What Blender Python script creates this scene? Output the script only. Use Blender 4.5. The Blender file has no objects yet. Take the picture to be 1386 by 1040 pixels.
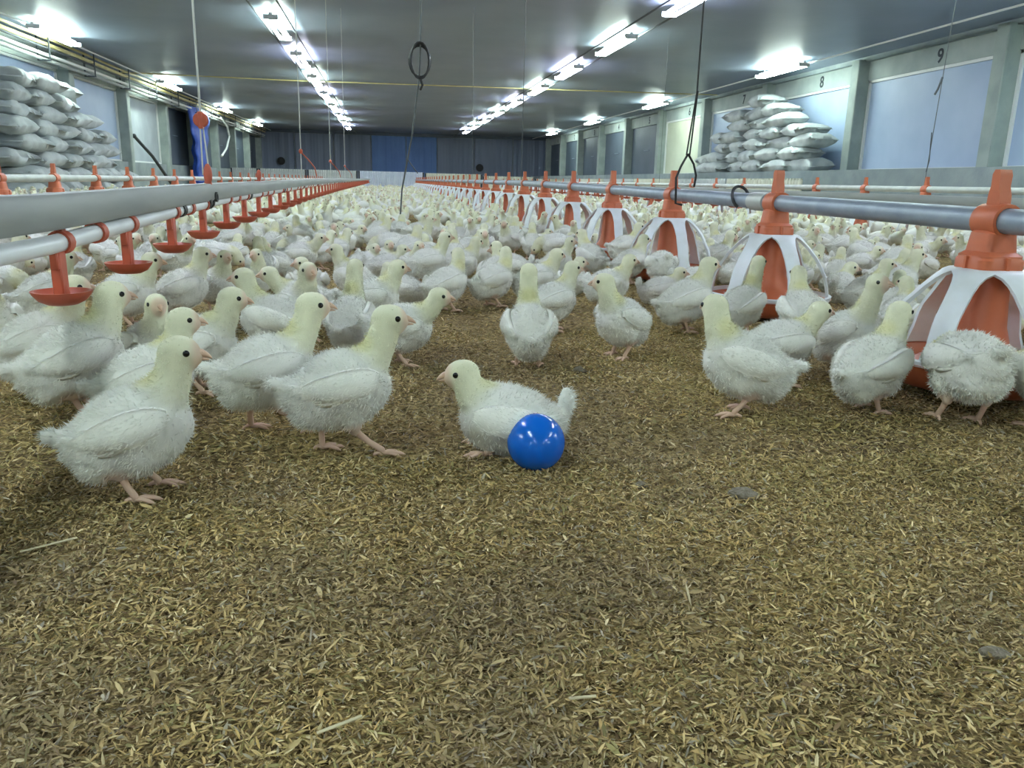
import bpy, bmesh, math, random
import numpy as np
from mathutils import Vector, Matrix, noise
D = bpy.data; S = bpy.context.scene; COL = S.collection
random.seed(7); rng = np.random.default_rng(11)
pi = math.pi

# ---------------------------------------------------------------- camera
CAM_H = .36
cam = D.objects.new('camera', D.cameras.new('camera')); COL.objects.link(cam)
cam.data.sensor_width = 36; cam.data.lens = 1080/1386*36; cam.data.clip_start = .02; cam.data.clip_end = 200
Rm = ((.98790147, -.01527941, .15432829), (-.15332819, -.24550236, .95719332), (.02326261, -.96927557, -.24487491))
right = [r[0] for r in Rm]; down = [r[1] for r in Rm]; fwd = [r[2] for r in Rm]
cam.matrix_world = Matrix(((right[0], -down[0], -fwd[0], 0), (right[1], -down[1], -fwd[1], 0),
                           (right[2], -down[2], -fwd[2], CAM_H), (0, 0, 0, 1)))
S.camera = cam
def frustum(x, y, z=.08, m=60):
    v = (x, y, z-CAM_H); c = [sum(Rm[i][k]*v[i] for i in range(3)) for k in range(3)]
    if c[2] < .1: return False
    u = 693+1080*c[0]/c[2]; w = 520+1080*c[1]/c[2]
    return -m < u < 1386+m and -m < w < 1040+m

# ---------------------------------------------------------------- world, exposure
W = D.worlds.new('world'); S.world = W; W.use_nodes = True
W.node_tree.nodes['Background'].inputs[0].default_value = (.55, .65, .8, 1)
W.node_tree.nodes['Background'].inputs[1].default_value = .15
S.view_settings.view_transform = 'Standard'; S.view_settings.look = 'None'
S.view_settings.gamma = 1; S.view_settings.use_curve_mapping = False
S.view_settings.exposure = 1.1
TUBE_POWER = 34.0
ROW_Z = 2.275; RS = .968   # lamps hang a hand below the ceiling
ROWS = [('left inner ceiling row', -1.41, [-7.1, -3.85, -.6, 2.7, 5.9, 9.1, 12.25, 15.35, 18.4, 21.6, 24.8, 28.0, 31.2, 34.4]),
        ('right inner ceiling row', 3.39, [-7.1, -3.85, -.6, 2.7, 5.9, 9.1, 12.25, 15.35, 18.4, 21.6, 24.8, 28.0, 31.2, 34.4]),
        ('left outer ceiling row', -4.88, [-6.5, .3, 7.1, 13.9, 20.6, 27.3, 34.0]),
        ('right outer ceiling row', 6.84, [-6.5, .3, 7.1, 13.9, 20.6, 27.0, 33.6])]

# ---------------------------------------------------------------- helpers
def tag(o, label=None, cat=None, group=None, kind=None):
    if label: o['label'] = label
    if cat: o['category'] = cat
    if group: o['group'] = group
    if kind: o['kind'] = kind
    return o
def link(name, me, parent=None, loc=(0, 0, 0), rz=0):
    o = D.objects.new(name, me); COL.objects.link(o)
    o.location = loc; o.rotation_euler = (0, 0, rz)
    if parent: o.parent = parent
    return o
def empty(name, loc=(0, 0, 0), rz=0): return link(name, None, None, loc, rz)
def copy_tree(o, parent=None):
    c = o.copy(); COL.objects.link(c); c.parent = parent
    for ch in o.children: copy_tree(ch, c)
    return c

class MB:
    """collects plain shapes, then becomes one mesh"""
    def __init__(s): s.v = []; s.f = []; s.m = []
    def add(s, vs, fs, mi=0):
        n = len(s.v); s.v += [tuple(p) for p in vs]; s.f += [tuple(i+n for i in f) for f in fs]; s.m += [mi]*len(fs)
    def box(s, x0, x1, y0, y1, z0, z1, mi=0, bev=0):
        if bev:
            b = bev
            prof = lambda i: [(x0+i, y0), (x1-i, y0), (x1, y0+i), (x1, y1-i), (x1-i, y1), (x0+i, y1), (x0, y1-i), (x0, y0+i)]
            inn = [(x0+b, y0+b), (x1-b, y0+b), (x1-b, y0+b), (x1-b, y1-b), (x1-b, y1-b), (x0+b, y1-b), (x0+b, y1-b), (x0+b, y0+b)]
            P = prof(b); vs = [(a, c, z0) for a, c in inn]+[(a, c, z0+b) for a, c in P]+[(a, c, z1-b) for a, c in P]+[(a, c, z1) for a, c in inn]
            fs = [tuple(range(7, -1, -1)), tuple(range(24, 32))]
            for k in range(3):
                for j in range(8): fs.append((k*8+j, k*8+(j+1) % 8, (k+1)*8+(j+1) % 8, (k+1)*8+j))
            s.add(vs, fs, mi); return
        s.add([(x0, y0, z0), (x1, y0, z0), (x1, y1, z0), (x0, y1, z0), (x0, y0, z1), (x1, y0, z1), (x1, y1, z1), (x0, y1, z1)],
              [(0, 3, 2, 1), (4, 5, 6, 7), (0, 1, 5, 4), (1, 2, 6, 5), (2, 3, 7, 6), (3, 0, 4, 7)], mi)
    def tube(s, pts, r, n=8, mi=0, cap=True, squash=1.0):
        pts = [Vector(p) for p in pts]; k = len(pts)
        rr = r if isinstance(r, (list, tuple)) else [r]*k
        base = len(s.v); prev = None
        for i, p in enumerate(pts):
            t = (pts[min(i+1, k-1)]-pts[max(i-1, 0)]).normalized()
            if prev is None:
                a = Vector((0, 0, 1)) if abs(t.z) < .9 else Vector((1, 0, 0))
            else: a = prev
            u = (a-t*a.dot(t)).normalized(); w = t.cross(u); prev = u
            for j in range(n):
                q = 2*pi*j/n; s.v.append(tuple(p+(u*math.cos(q)*squash+w*math.sin(q))*rr[i]))
        fs = []
        for i in range(k-1):
            for j in range(n): fs.append((base+i*n+j, base+i*n+(j+1) % n, base+(i+1)*n+(j+1) % n, base+(i+1)*n+j))
        if cap: fs += [tuple(base+j for j in range(n-1, -1, -1)), tuple(base+(k-1)*n+j for j in range(n))]
        s.f += fs; s.m += [mi]*len(fs)
    def lathe(s, prof, n=24, c=(0, 0, 0), mi=0, axis='z', closed=False):
        base = len(s.v); k = len(prof)
        for r, h in prof:
            for j in range(n):
                q = 2*pi*j/n; a, b = r*math.cos(q), r*math.sin(q)
                p = (a, b, h) if axis == 'z' else ((a, h, b) if axis == 'y' else (h, a, b))
                s.v.append((p[0]+c[0], p[1]+c[1], p[2]+c[2]))
        fs = [(base+i*n+j, base+i*n+(j+1) % n, base+(i+1)*n+(j+1) % n, base+(i+1)*n+j) for i in range(k-1) for j in range(n)]
        if closed: fs += [(base+(k-1)*n+j, base+(k-1)*n+(j+1) % n, base+(j+1) % n, base+j) for j in range(n)]
        s.f += fs; s.m += [mi]*len(fs)
    def ell(s, c, r, rot=None, seg=12, ring=8, mi=0):
        base = len(s.v); R = rot or Matrix.Identity(3)
        vs = []
        for i in range(1, ring):
            a = pi*i/ring
            for j in range(seg):
                b = 2*pi*j/seg; vs.append(Vector((math.sin(a)*math.cos(b)*r[0], math.sin(a)*math.sin(b)*r[1], math.cos(a)*r[2])))
        vs += [Vector((0, 0, r[2])), Vector((0, 0, -r[2]))]
        s.v += [tuple(R @ v+Vector(c)) for v in vs]; fs = []
        for i in range(ring-2):
            for j in range(seg): fs.append((base+i*seg+j, base+(i+1)*seg+j, base+(i+1)*seg+(j+1) % seg, base+i*seg+(j+1) % seg))
        t = base+(ring-1)*seg
        for j in range(seg):
            fs.append((t, base+j, base+(j+1) % seg)); fs.append((t+1, base+(ring-2)*seg+(j+1) % seg, base+(ring-2)*seg+j))
        s.f += fs; s.m += [mi]*len(fs)
    def mesh(s, name, mats, smooth=True):
        me = D.meshes.new(name); me.from_pydata(s.v, [], s.f)
        for m in (mats if isinstance(mats, (list, tuple)) else [mats]): me.materials.append(m)
        me.polygons.foreach_set('material_index', s.m)
        if smooth is True: me.polygons.foreach_set('use_smooth', [True]*len(s.f))
        me.update()
        if smooth == 'auto':
            me.polygons.foreach_set('use_smooth', [True]*len(s.f)); me.set_sharp_from_angle(angle=math.radians(38))
        return me
    def obj(s, name, mats, parent=None, loc=(0, 0, 0), rz=0, smooth='auto'):
        return link(name, s.mesh(name, mats, smooth), parent, loc, rz)

def nodes(m): return m.node_tree.nodes, m.node_tree.links
def mat(name, col, rough=.6, metal=0, col2=None, scale=8, bump=0, bscale=60, spec=.5, detail=4, ramp=(.35, .7), coord='Object', stretch=(1, 1, 1)):
    m = D.materials.new(name); m.use_nodes = True; N, L = nodes(m); b = N['Principled BSDF']
    b.inputs['Base Color'].default_value = (*col, 1); b.inputs['Roughness'].default_value = rough
    b.inputs['Metallic'].default_value = metal; b.inputs['Specular IOR Level'].default_value = spec
    if col2 or bump:
        tc = N.new('ShaderNodeTexCoord'); mp = N.new('ShaderNodeMapping'); mp.inputs['Scale'].default_value = stretch
        L.new(tc.outputs[coord], mp.inputs[0])
    if col2:
        n = N.new('ShaderNodeTexNoise'); n.inputs['Scale'].default_value = scale; n.inputs['Detail'].default_value = detail
        L.new(mp.outputs[0], n.inputs['Vector'])
        r = N.new('ShaderNodeValToRGB'); e = r.color_ramp.elements
        e[0].position = ramp[0]; e[0].color = (*col, 1); e[1].position = ramp[1]; e[1].color = (*col2, 1)
        L.new(n.outputs['Fac'], r.inputs[0]); L.new(r.outputs[0], b.inputs['Base Color'])
    if bump:
        n = N.new('ShaderNodeTexNoise'); n.inputs['Scale'].default_value = bscale; n.inputs['Detail'].default_value = 3
        L.new(mp.outputs[0], n.inputs['Vector'])
        bp = N.new('ShaderNodeBump'); bp.inputs['Strength'].default_value = bump; bp.inputs['Distance'].default_value = .01
        L.new(n.outputs['Fac'], bp.inputs['Height']); L.new(bp.outputs[0], b.inputs['Normal'])
    return m
def attr_mat(name, rough=.9, sheen=0, var=0, spec=.2, trans=0):
    m = D.materials.new(name); m.use_nodes = True; N, L = nodes(m); b = N['Principled BSDF']
    a = N.new('ShaderNodeAttribute'); a.attribute_name = 'tint'
    src = a.outputs['Color']
    if var:
        oi = N.new('ShaderNodeObjectInfo'); mp = N.new('ShaderNodeMapRange'); mp.inputs[3].default_value = 1-var; mp.inputs[4].default_value = 1
        L.new(oi.outputs['Random'], mp.inputs[0])
        mx = N.new('ShaderNodeVectorMath'); mx.operation = 'SCALE'
        L.new(src, mx.inputs[0]); L.new(mp.outputs[0], mx.inputs['Scale']); src = mx.outputs[0]
    L.new(src, b.inputs['Base Color']); b.inputs['Roughness'].default_value = rough
    b.inputs['Specular IOR Level'].default_value = spec
    if sheen: b.inputs['Sheen Weight'].default_value = sheen
    return m
def emis(name, col, strength):
    m = D.materials.new(name); m.use_nodes = True; N, L = nodes(m); b = N['Principled BSDF']
    b.inputs['Base Color'].default_value = (.9, .9, .9, 1)
    b.inputs['Emission Color'].default_value = (*col, 1); b.inputs['Emission Strength'].default_value = strength
    return m

M = {}
M['ceiling'] = mat('ceiling_board', (.20, .25, .33), .45, col2=(.26, .31, .39), scale=.8, bump=.15, bscale=3)
M['concrete'] = mat('concrete', (.23, .28, .29), .85, col2=(.32, .37, .37), scale=3, bump=.3, bscale=25)
M['post'] = mat('painted_post', (.27, .32, .30), .8, col2=(.36, .41, .38), scale=4, bump=.2, bscale=30)
M['lintel'] = mat('lintel_concrete', (.30, .35, .34), .8, col2=(.40, .45, .42), scale=2.5, bump=.2, bscale=20)
M['board_blue'] = mat('blue_white_board', (.33, .42, .58), .5, col2=(.40, .49, .64), scale=1.5, bump=.1, bscale=6)
M['board_grey'] = mat('grey_board', (.31, .35, .38), .6, col2=(.38, .43, .45), scale=2.5, bump=.1, bscale=6)
M['board_cream'] = mat('cream_board', (.47, .50, .38), .6, col2=(.54, .57, .44), scale=2, bump=.1, bscale=6)
M['shutter'] = mat('dark_shutter', (.06, .085, .115), .55, col2=(.085, .11, .145), scale=2)
M['curtain'] = mat('dark_curtain', (.15, .19, .27), .6, col2=(.20, .24, .32), scale=1.2, bump=.4, bscale=1.5, stretch=(2, 1, .2))
M['curtain_blue'] = mat('blue_curtain', (.08, .17, .40), .55, col2=(.10, .21, .46), scale=1, bump=.4, bscale=1.5)
M['tarp'] = mat('blue_tarp', (.015, .06, .36), .5, col2=(.02, .09, .48), scale=4)
M['black'] = mat('black_rubber', (.012, .013, .015), .55)
M['dark_metal'] = mat('dark_metal', (.06, .07, .08), .5, metal=.4)
M['wire'] = mat('grey_wire', (.10, .11, .11), .5, metal=.3)
M['cord'] = mat('pale_cord', (.60, .62, .58), .8)
M['white_pvc'] = mat('white_pipe', (.82, .85, .86), .35, col2=(.72, .75, .76), scale=12)
M['galv'] = mat('galvanised_beam', (.29, .31, .30), .5, metal=.2, col2=(.36, .38, .36), scale=10, stretch=(3, .4, 3))
M['feedpipe'] = mat('grey_feed_pipe', (.26, .31, .38), .42, metal=.3, col2=(.34, .39, .45), scale=20)
M['feedpipe_pale'] = mat('pale_feed_pipe', (.55, .58, .54), .45, metal=.2, col2=(.45, .48, .46), scale=15)
M['orange'] = mat('orange_plastic', (.58, .150, .065), .42, col2=(.50, .13, .06), scale=25)
M['red'] = mat('red_orange_plastic', (.56, .115, .06), .45, col2=(.46, .10, .055), scale=40)
M['grill'] = mat('white_plastic', (.74, .78, .82), .4, col2=(.66, .69, .70), scale=18)
M['feed'] = mat('feed_mash', (.30, .20, .09), .95, col2=(.42, .30, .14), scale=300, bump=.6, bscale=300)
M['yellow_pipe'] = mat('yellow_pipe', (.55, .47, .20), .5, col2=(.66, .58, .30), scale=6)
M['white_conduit'] = mat('white_conduit', (.70, .72, .70), .5)
M['fixture'] = mat('lamp_tray', (.6, .62, .62), .5)
M['fence_white'] = mat('white_fence_panel', (.60, .66, .76), .5, col2=(.70, .75, .83), scale=3)
M['fence_cream'] = mat('cream_fence_panel', (.62, .63, .52), .6, col2=(.72, .72, .62), scale=3)
M['fence_grey'] = mat('grey_fence_panel', (.52, .56, .56), .6, col2=(.62, .65, .63), scale=3)
M['sack'] = mat('woven_sack', (.40, .44, .45), .62, col2=(.56, .60, .59), scale=5, bump=.25, bscale=90)
M['ink'] = mat('stencil_ink', (.03, .04, .05), .8)
M['ball'] = mat('blue_plastic', (.003, .13, .62), .16, spec=.55)
M['beak'] = mat('beak_horn', (.62, .40, .28), .45, col2=(.70, .50, .36), scale=120)
M['eye'] = mat('eye', (.006, .006, .007), .12)
M['down'] = attr_mat('chick_down', .95, .0, .10)
M['down_crowd'] = attr_mat('chick_down_crowd', .95)
M['husk'] = attr_mat('husk_flake', .8, spec=.25)
M['tube_green'] = emis('tube_light_greenish', (.82, 1.0, .89), TUBE_POWER)
M['tube_violet'] = emis('tube_light_bluish', (.78, .79, 1.0), TUBE_POWER)

# litter covered ground
m = D.materials.new('litter_ground'); m.use_nodes = True; N, L = nodes(m); b = N['Principled BSDF']; b.inputs['Roughness'].default_value = .95
b.inputs['Specular IOR Level'].default_value = .1
tc = N.new('ShaderNodeTexCoord')
def nz(scale, det=5, rough=.6, vec=None):
    n = N.new('ShaderNodeTexNoise'); n.inputs['Scale'].default_value = scale; n.inputs['Detail'].default_value = det
    n.inputs['Roughness'].default_value = rough; L.new(tc.outputs['Object'], n.inputs['Vector']); return n
n1 = nz(1.6); n2 = nz(90, 4, .7); n3 = nz(260, 2)
r1 = N.new('ShaderNodeValToRGB'); e = r1.color_ramp.elements; e[0].position = .35; e[0].color = (.21, .16, .095, 1); e[1].position = .62; e[1].color = (.33, .26, .13, 1)
L.new(n1.outputs['Fac'], r1.inputs[0])
r2 = N.new('ShaderNodeValToRGB'); e = r2.color_ramp.elements; e[0].position = .36; e[0].color = (.30, .27, .22, 1); e[1].position = .60; e[1].color = (1.5, 1.45, 1.25, 1)
L.new(n2.outputs['Fac'], r2.inputs[0])
mx = N.new('ShaderNodeMix'); mx.data_type = 'RGBA'; mx.blend_type = 'MULTIPLY'; mx.inputs['Factor'].default_value = 1
L.new(r1.outputs[0], mx.inputs['A']); L.new(r2.outputs[0], mx.inputs['B']); L.new(mx.outputs['Result'], b.inputs['Base Color'])
bp = N.new('ShaderNodeBump'); bp.inputs['Strength'].default_value = .8; bp.inputs['Distance'].default_value = .006
L.new(n3.outputs['Fac'], bp.inputs['Height']); L.new(bp.outputs[0], b.inputs['Normal'])
M['ground'] = m

# ---------------------------------------------------------------- the shell
XL, XR, Y0, Y1, ZC = -5.5, 7.6, -8.0, 38.0, 2.4
def gh(x, y):   # gentle unevenness of the litter bed
    return .006*math.sin(x*3.1+y*1.7)+.005*math.sin(x*1.3-y*4.1+1)+.003*math.sin(x*9+y*7)-.006
def ghn(x, y): return .006*np.sin(x*3.1+y*1.7)+.005*np.sin(x*1.3-y*4.1+1)+.003*np.sin(x*9+y*7)-.006
xs = np.concatenate([np.linspace(XL-.6, -1.6, 14), np.arange(-1.55, 2.6, .05), np.linspace(2.65, XR+.6, 16)])
ys = np.concatenate([np.linspace(Y0, .1, 16), np.arange(.15, 4.0, .05), np.linspace(4.05, Y1, 60)])
gx, gy = np.meshgrid(xs, ys); gz = ghn(gx, gy); nx, ny = len(xs), len(ys)
fs = [(j*nx+i, j*nx+i+1, (j+1)*nx+i+1, (j+1)*nx+i) for j in range(ny-1) for i in range(nx-1)]
me = D.meshes.new('floor'); me.from_pydata(np.stack([gx.ravel(), gy.ravel(), gz.ravel()], 1).tolist(), [], fs)
me.materials.append(M['ground']); me.polygons.foreach_set('use_smooth', [True]*len(fs)); tag(link('floor', me), kind='structure')

b_ = MB(); b_.box(XL-.7, XR+.7, Y0-.1, Y1+.1, ZC, ZC+.1); tag(b_.obj('ceiling', M['ceiling']), kind='structure')
for nm, x0, x1 in (('wall_left', XL-.7, XL-.12), ('wall_right', XR+.12, XR+.7)):
    b_ = MB(); b_.box(x0, x1, Y0, Y1, -.1, ZC+.02); wl = tag(b_.obj(nm, M['concrete']), kind='structure')
b_ = MB(); b_.box(XL-.7, XR+.7, Y0-.2, Y0, -.1, ZC+.02); tag(b_.obj('wall_front', M['concrete']), kind='structure')
# far end wall: hanging curtains with folds, a blue one at the middle
wb = MB(); wb.box(XL-.7, XR+.7, Y1, Y1+.2, -.1, ZC+.02); wb = tag(wb.obj('wall_back', M['concrete']), kind='structure')
edges = [-5.5, -3.9, -2.2, -.55, 1.0, 2.4, 4.1, 5.9, 7.6]
for i in range(8):
    a, c = edges[i], edges[i+1]; b_ = MB(); n = 40; vs = []
    for k in range(n+1):
        x = a+.02+(c-a-.04)*k/n; y = Y1-.06-.008*math.sin(k*.6+i)-.004*math.sin(k*1.9)
        vs += [(x, y, .0), (x, y-.01*math.sin(k*.8), 2.26)]
    b_.add(vs, [(2*k, 2*k+2, 2*k+3, 2*k+1) for k in range(n)])
    o = b_.obj('curtain_panel', M['curtain_blue'] if i in (3, 4) else M['curtain'], wb, smooth=True)
    if i in (3, 4): o['label'] = 'blue curtain panel'
b_ = MB(); b_.box(XL, XR, Y1-.22, Y1-.1, 2.27, 2.4); tag(b_.obj('trim_1', M['shutter']), kind='structure')
for x in (-4.5, 4.35):
    v = MB(); v.lathe([(.17, 0), (.17, -.06), (.13, -.06), (.13, 0)], 20, (x, Y1-.12, 1.05 if x < 0 else .98), axis='y')
    v.ell((x, Y1-.14, 1.05 if x < 0 else .98), (.13, .02, .13))
    o = v.obj('vent_hole', M['black']); tag(o, 'round black vent opening low on the far wall, '+('left' if x < 0 else 'right')+' of the blue curtain', 'vent')

# kerbs, posts, lintels, panels
POSTY = [9.35-3.15*k for k in range(5, 0, -1)]+[9.35+3.15*k for k in range(10)]
digits = {0: '9', 1: '8', 2: '7', 3: '6', 4: '5', 5: '4', 6: '3', 7: '2', 8: '1'}
for side, X, sg in (('right', XR, -1), ('left', XL, 1)):
    kz = .66 if side == 'right' else .60
    b_ = MB(); xa, xb = (X-.78, X+.12) if side == 'right' else (X-.12, X+.12)
    b_.box(xa, xb, Y0, Y1, -.1, kz); tag(b_.obj('trim_%d' % (2 if side == 'right' else 3), M['concrete']), kind='structure')
    b_ = MB(); xa, xb = sorted((X-sg*.12, X+sg*.02)); b_.box(xa, xb, Y0, Y1, 2.05, 2.33)
    lint = tag(b_.obj('trim_%d' % (4 if side == 'right' else 5), M['lintel']), kind='structure')
    b_ = MB(); xa, xb = sorted((X-sg*.12, X+sg*.10)); b_.box(xa, xb, Y0, Y1, 2.33, 2.40)
    tag(b_.obj('trim_%d' % (6 if side == 'right' else 7), M['concrete']), kind='structure')
    wall = D.objects['wall_'+side]
    for y in POSTY:
        b_ = MB(); xa, xb = sorted((X-sg*.12, X+sg*.2)); b_.box(xa, xb, y-.11, y+.11, kz-.02 if side == 'right' else 0, 2.36, bev=.012)
        b_.obj('wall_post', M['post'], wall)
    for k, y in enumerate(POSTY[:-1]):
        kk = k-5
        if side == 'right': mt = {0: 'board_blue', 1: 'board_blue', 2: 'board_blue', 3: 'board_cream'}.get(kk, 'shutter' if kk > 3 else 'board_blue')
        else: mt = {2: 'board_blue', 3: 'board_grey', 1: 'board_blue'}.get(kk, 'shutter' if kk > 3 else 'board_blue')
        b_ = MB(); xa, xb = sorted((X-sg*.11, X-sg*.03)); b_.box(xa, xb, y+.14, y+3.01, kz+.015, 2.05, bev=.01)
        o = b_.obj('wall_panel', M[mt], wall)
        if mt == 'shutter': o['label'] = 'dark closed shutter panel'
        elif mt == 'board_cream': o['label'] = 'cream board panel'
        if mt == 'shutter':
            h_ = MB(); xa, xb = sorted((X-sg*.03, X-sg*.0)); h_.box(xa, xb, y+1.3, y+1.75, 1.36, 1.375); h_.obj('handle', M['feedpipe'], o)
        else:
            fr = MB(); xa, xb = sorted((X-sg*.035, X+sg*.005))
            for (p0, p1, q0, q1) in ((y+.12, y+3.03, kz, kz+.04), (y+.12, y+3.03, 2.01, 2.05), (y+.12, y+.16, kz, 2.05), (y+2.99, y+3.03, kz, 2.05)): fr.box(xa, xb, p0, p1, q0, q1)
            fr.obj('panel_frame', M['white_conduit'], o)
    if side == 'right':
        for kk, ch in digits.items():
            y = 9.35+3.15*kk+(1.35 if kk == 0 else 1.3)
            cu = D.curves.new('digit', 'FONT'); cu.body = ch; cu.size = .26; cu.align_x = 'CENTER'; cu.extrude = .002; cu.offset = .004
            o = D.objects.new('stencil_digit', cu); COL.objects.link(o); o.data.materials.append(M['ink'])
            o.location = (X-.024, y, 2.10); o.rotation_euler = (pi/2, 0, -pi/2); o.parent = lint

# ---------------------------------------------------------------- ceiling lamps
lamp_proto = {}
def lamp(kind):
    r = empty('tube_lamp')
    t = MB(); t.box(-.022, .022, -.80, .80, .03, .065, bev=.008)
    t.box(-.09, .09, -.80, -.775, -.02, .04, bev=.006); t.box(-.09, .09, .775, .80, -.02, .04, bev=.006)
    for yy_ in (-.6, .6): t.box(-.006, .006, yy_-.006, yy_+.006, .06, 2.405-ROW_Z)
    t.obj('lamp_tray', M['fixture'], r)
    for sx in (-.06, .06):
        g = MB(); g.tube([(sx, -.76, 0), (sx, .76, 0)], .021, 8); g.obj('tube', M[kind], r)
    return r
for kd in ('tube_green', 'tube_violet'): lamp_proto[kd] = None
ordn = ['nearest', 'second nearest', 'third nearest', 'fourth nearest', 'fifth nearest', 'sixth nearest', 'seventh nearest', 'eighth nearest', 'ninth nearest', 'tenth nearest', 'eleventh nearest', 'twelfth nearest', 'thirteenth nearest', 'fourteenth nearest', 'fifteenth nearest']
ordn += [w_+' nearest' for w_ in ('sixteenth', 'seventeenth', 'eighteenth', 'nineteenth', 'twentieth')]+['twenty-%s nearest' % w_ for w_ in 'first second third fourth fifth sixth seventh eighth ninth'.split()]+['thirtieth nearest']+['thirty-%s nearest' % w_ for w_ in 'first second third fourth fifth sixth seventh eighth ninth'.split()]
for nm, X, Ys in ROWS:
    seen = 0; X *= RS; Ys = [y*RS if y > 0 else y for y in Ys]
    for k, y in enumerate(Ys):
        kd = 'tube_green' if (k % 2 == 0 or 'outer' in nm) else 'tube_violet'
        if lamp_proto[kd] is None: o = lamp_proto[kd] = lamp(kd)
        else: o = copy_tree(lamp_proto[kd])
        o.location = (X, y, ROW_Z)
        if frustum(X, y, ROW_Z, 0): w = ordn[seen]+' lit twin tube lamp in view in the '+nm; seen += 1
        else: w = 'unseen twin tube lamp of the %s, %s rear wall' % (nm, ordn[k].replace('nearest', 'from' if k else 'nearest'))
        tag(o, w, 'lamp', 'lamps of the '+nm)
    dx = (.17, -.17) if 'inner' in nm else (.14 if X > 0 else -.14,)
    for d in dx:
        c = MB(); c.tube([(X+d, Y0+.05, 2.33), (X+d, Y1-.3, 2.33)], .012 if 'inner' in nm else .014, 8)
        side = 'left' if d < 0 else 'right'
        tag(c.obj('cable_conduit', M['dark_metal'] if 'inner' in nm else M['white_conduit']), 'thin conduit along the ceiling just '+side+' of the '+nm, 'conduit')
c = MB(); c.tube([(-5.3, 18.5, 2.37), (-2, 18.45, 2.345), (1, 18.3, 2.35), (4, 18.1, 2.35), (7.4, 18.0, 2.37)], .012, 6)
tag(c.obj('cross_cable', M['yellow_pipe']), 'thin yellowish cable strung across the ceiling from wall to wall', 'cable')

# pipes under the left eave
pr = empty('pipe_bundle', (-5.1, 0, 2.2)); tag(pr, 'bundle of yellow and white pipes running high along the left wall', 'pipes')
for dx, dz, r, mt in ((.04, .13, .022, 'yellow_pipe'), (.0, .055, .030, 'yellow_pipe'), (-.02, -.09, .026, 'white_conduit'), (.06, -.02, .016, 'dark_metal'), (-.05, -.16, .03, 'galv')):
    c = MB(); c.tube([(dx, y, dz+.006*math.sin(y*1.3+dz*9)) for y in np.linspace(Y0+.1, Y1-.4, 40)], r, 8); c.obj('pipe', M[mt], pr)
for k in range(22):
    y = -6+2.0*k; c = MB(); c.box(-.09, .09, y-.02, y+.02, -.2, -.18); c.box(-.1, -.08, y-.02, y+.02, -.2, .2); c.box(.07, .085, y-.015, y+.015, -.2, .2)
    for z in (.02, .1): c.box(-.09, .08, y-.012, y+.012, z-.008, z)
    c.obj('pipe_bracket', M['dark_metal'], pr)

# blue tarp roll, leaning pole, hanging hose
v = MB(); n = 24; vs = []
for k in range(n+1):
    z = .05+2.1*k/n
    w = .34+.42*(k/n)**2+.03*math.sin(k*1.3)
    for j in range(17):
        a = 2*pi*j/16; rr = 1+.22*math.sin(a*5+k*.13)
        vs.append((-5.12+.10*rr*math.cos(a)+.02*math.sin(k), 24.35+.35*(k/n)+w*rr*math.sin(a)*1.6, z))
v.add(vs, [(k*17+j, k*17+j+1, (k+1)*17+j+1, (k+1)*17+j) for k in range(n) for j in range(16)]); v.add([(-5.12, 24.7, 2.17)]+vs[-17:], [(0, j+1, j+2) for j in range(16)])
tag(v.obj('hanging_tarp', M['tarp'], smooth=True), 'bright blue tarpaulin hanging gathered against the left wall', 'tarpaulin')
v = MB(); v.tube([(-5.36, 19.2, 1.15), (-5.2, 19.9, .75), (-5.0, 20.9, .02)], .035, 8)
v.ell((-5.36, 19.2, 1.15), (.05, .05, .05))
tag(v.obj('leaning_pole', M['dark_metal']), 'dark pole leaning against the pale left wall panel', 'pole')
v = MB(); v.tube([(-5.0, 27.2, 2.1), (-4.95, 27.9, 1.9), (-4.95, 28.2, 1.6), (-4.97, 27.7, 1.2), (-5.0, 27.0, .95)], .03, 8)
tag(v.obj('hanging_hose', M['white_conduit']), 'white hose hanging in a curve from the pipes by the left wall', 'hose')

# ---------------------------------------------------------------- far pen fence
fx = [-5.3, -4.35, -2.7, -.92, 1.44, 3.55, 5.5, 7.05]; fm = ['fence_grey', 'fence_grey', 'fence_grey', 'fence_white', 'fence_cream', 'fence_cream', 'fence_cream']
fl = ['at the far left end by the wall', 'left of the jointed grey panels', 'grey, left of the bright panel facing the aisle', 'bright bluish white, closing the aisle at its far end', 'cream, right of the bright panel', 'cream, second right of the bright panel', 'cream, at the right end by the wall']
for i in range(7):
    a, c = fx[i]+.04, fx[i+1]-.04; root = empty('pen_fence_panel', ((a+c)/2, 30, 0)); hw = (c-a)/2
    p = MB(); n = max(12, int((c-a)/.06))*2
    zt = .65 if i < 4 else .63-.05*(i-4)
    for sgy in (0, 1):
        base = len(p.v)
        for k in range(n+1):
            x = -hw+2*hw*k/n; y = .012*math.cos(k*pi)+(.02 if sgy else 0); zz = zt-(.025 if k % 2 else 0)
            p.v += [(x, y, .03), (x, y, zz-.06), (x, y, zz)]
        for k in range(n):
            for q in range(2):
                f = (base+k*3+q, base+k*3+3+q, base+k*3+4+q, base+k*3+1+q); p.f.append(f if not sgy else f[::-1]); p.m.append(0)
    p.box(-hw, hw, -.015, .03, zt-.13, zt-.10)
    p.obj('fence_board', M[fm[i]], root, smooth=False)
    for sx in (-hw, hw):
        q = MB(); q.box(sx-.025, sx+.025, -.03, .03, 0, zt-.02); q.obj('fence_post', M['dark_metal'], root)
    tag(root, 'low ribbed pen fence panel, '+fl[i], 'fence', 'fence panels closing off the flock')
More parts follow.
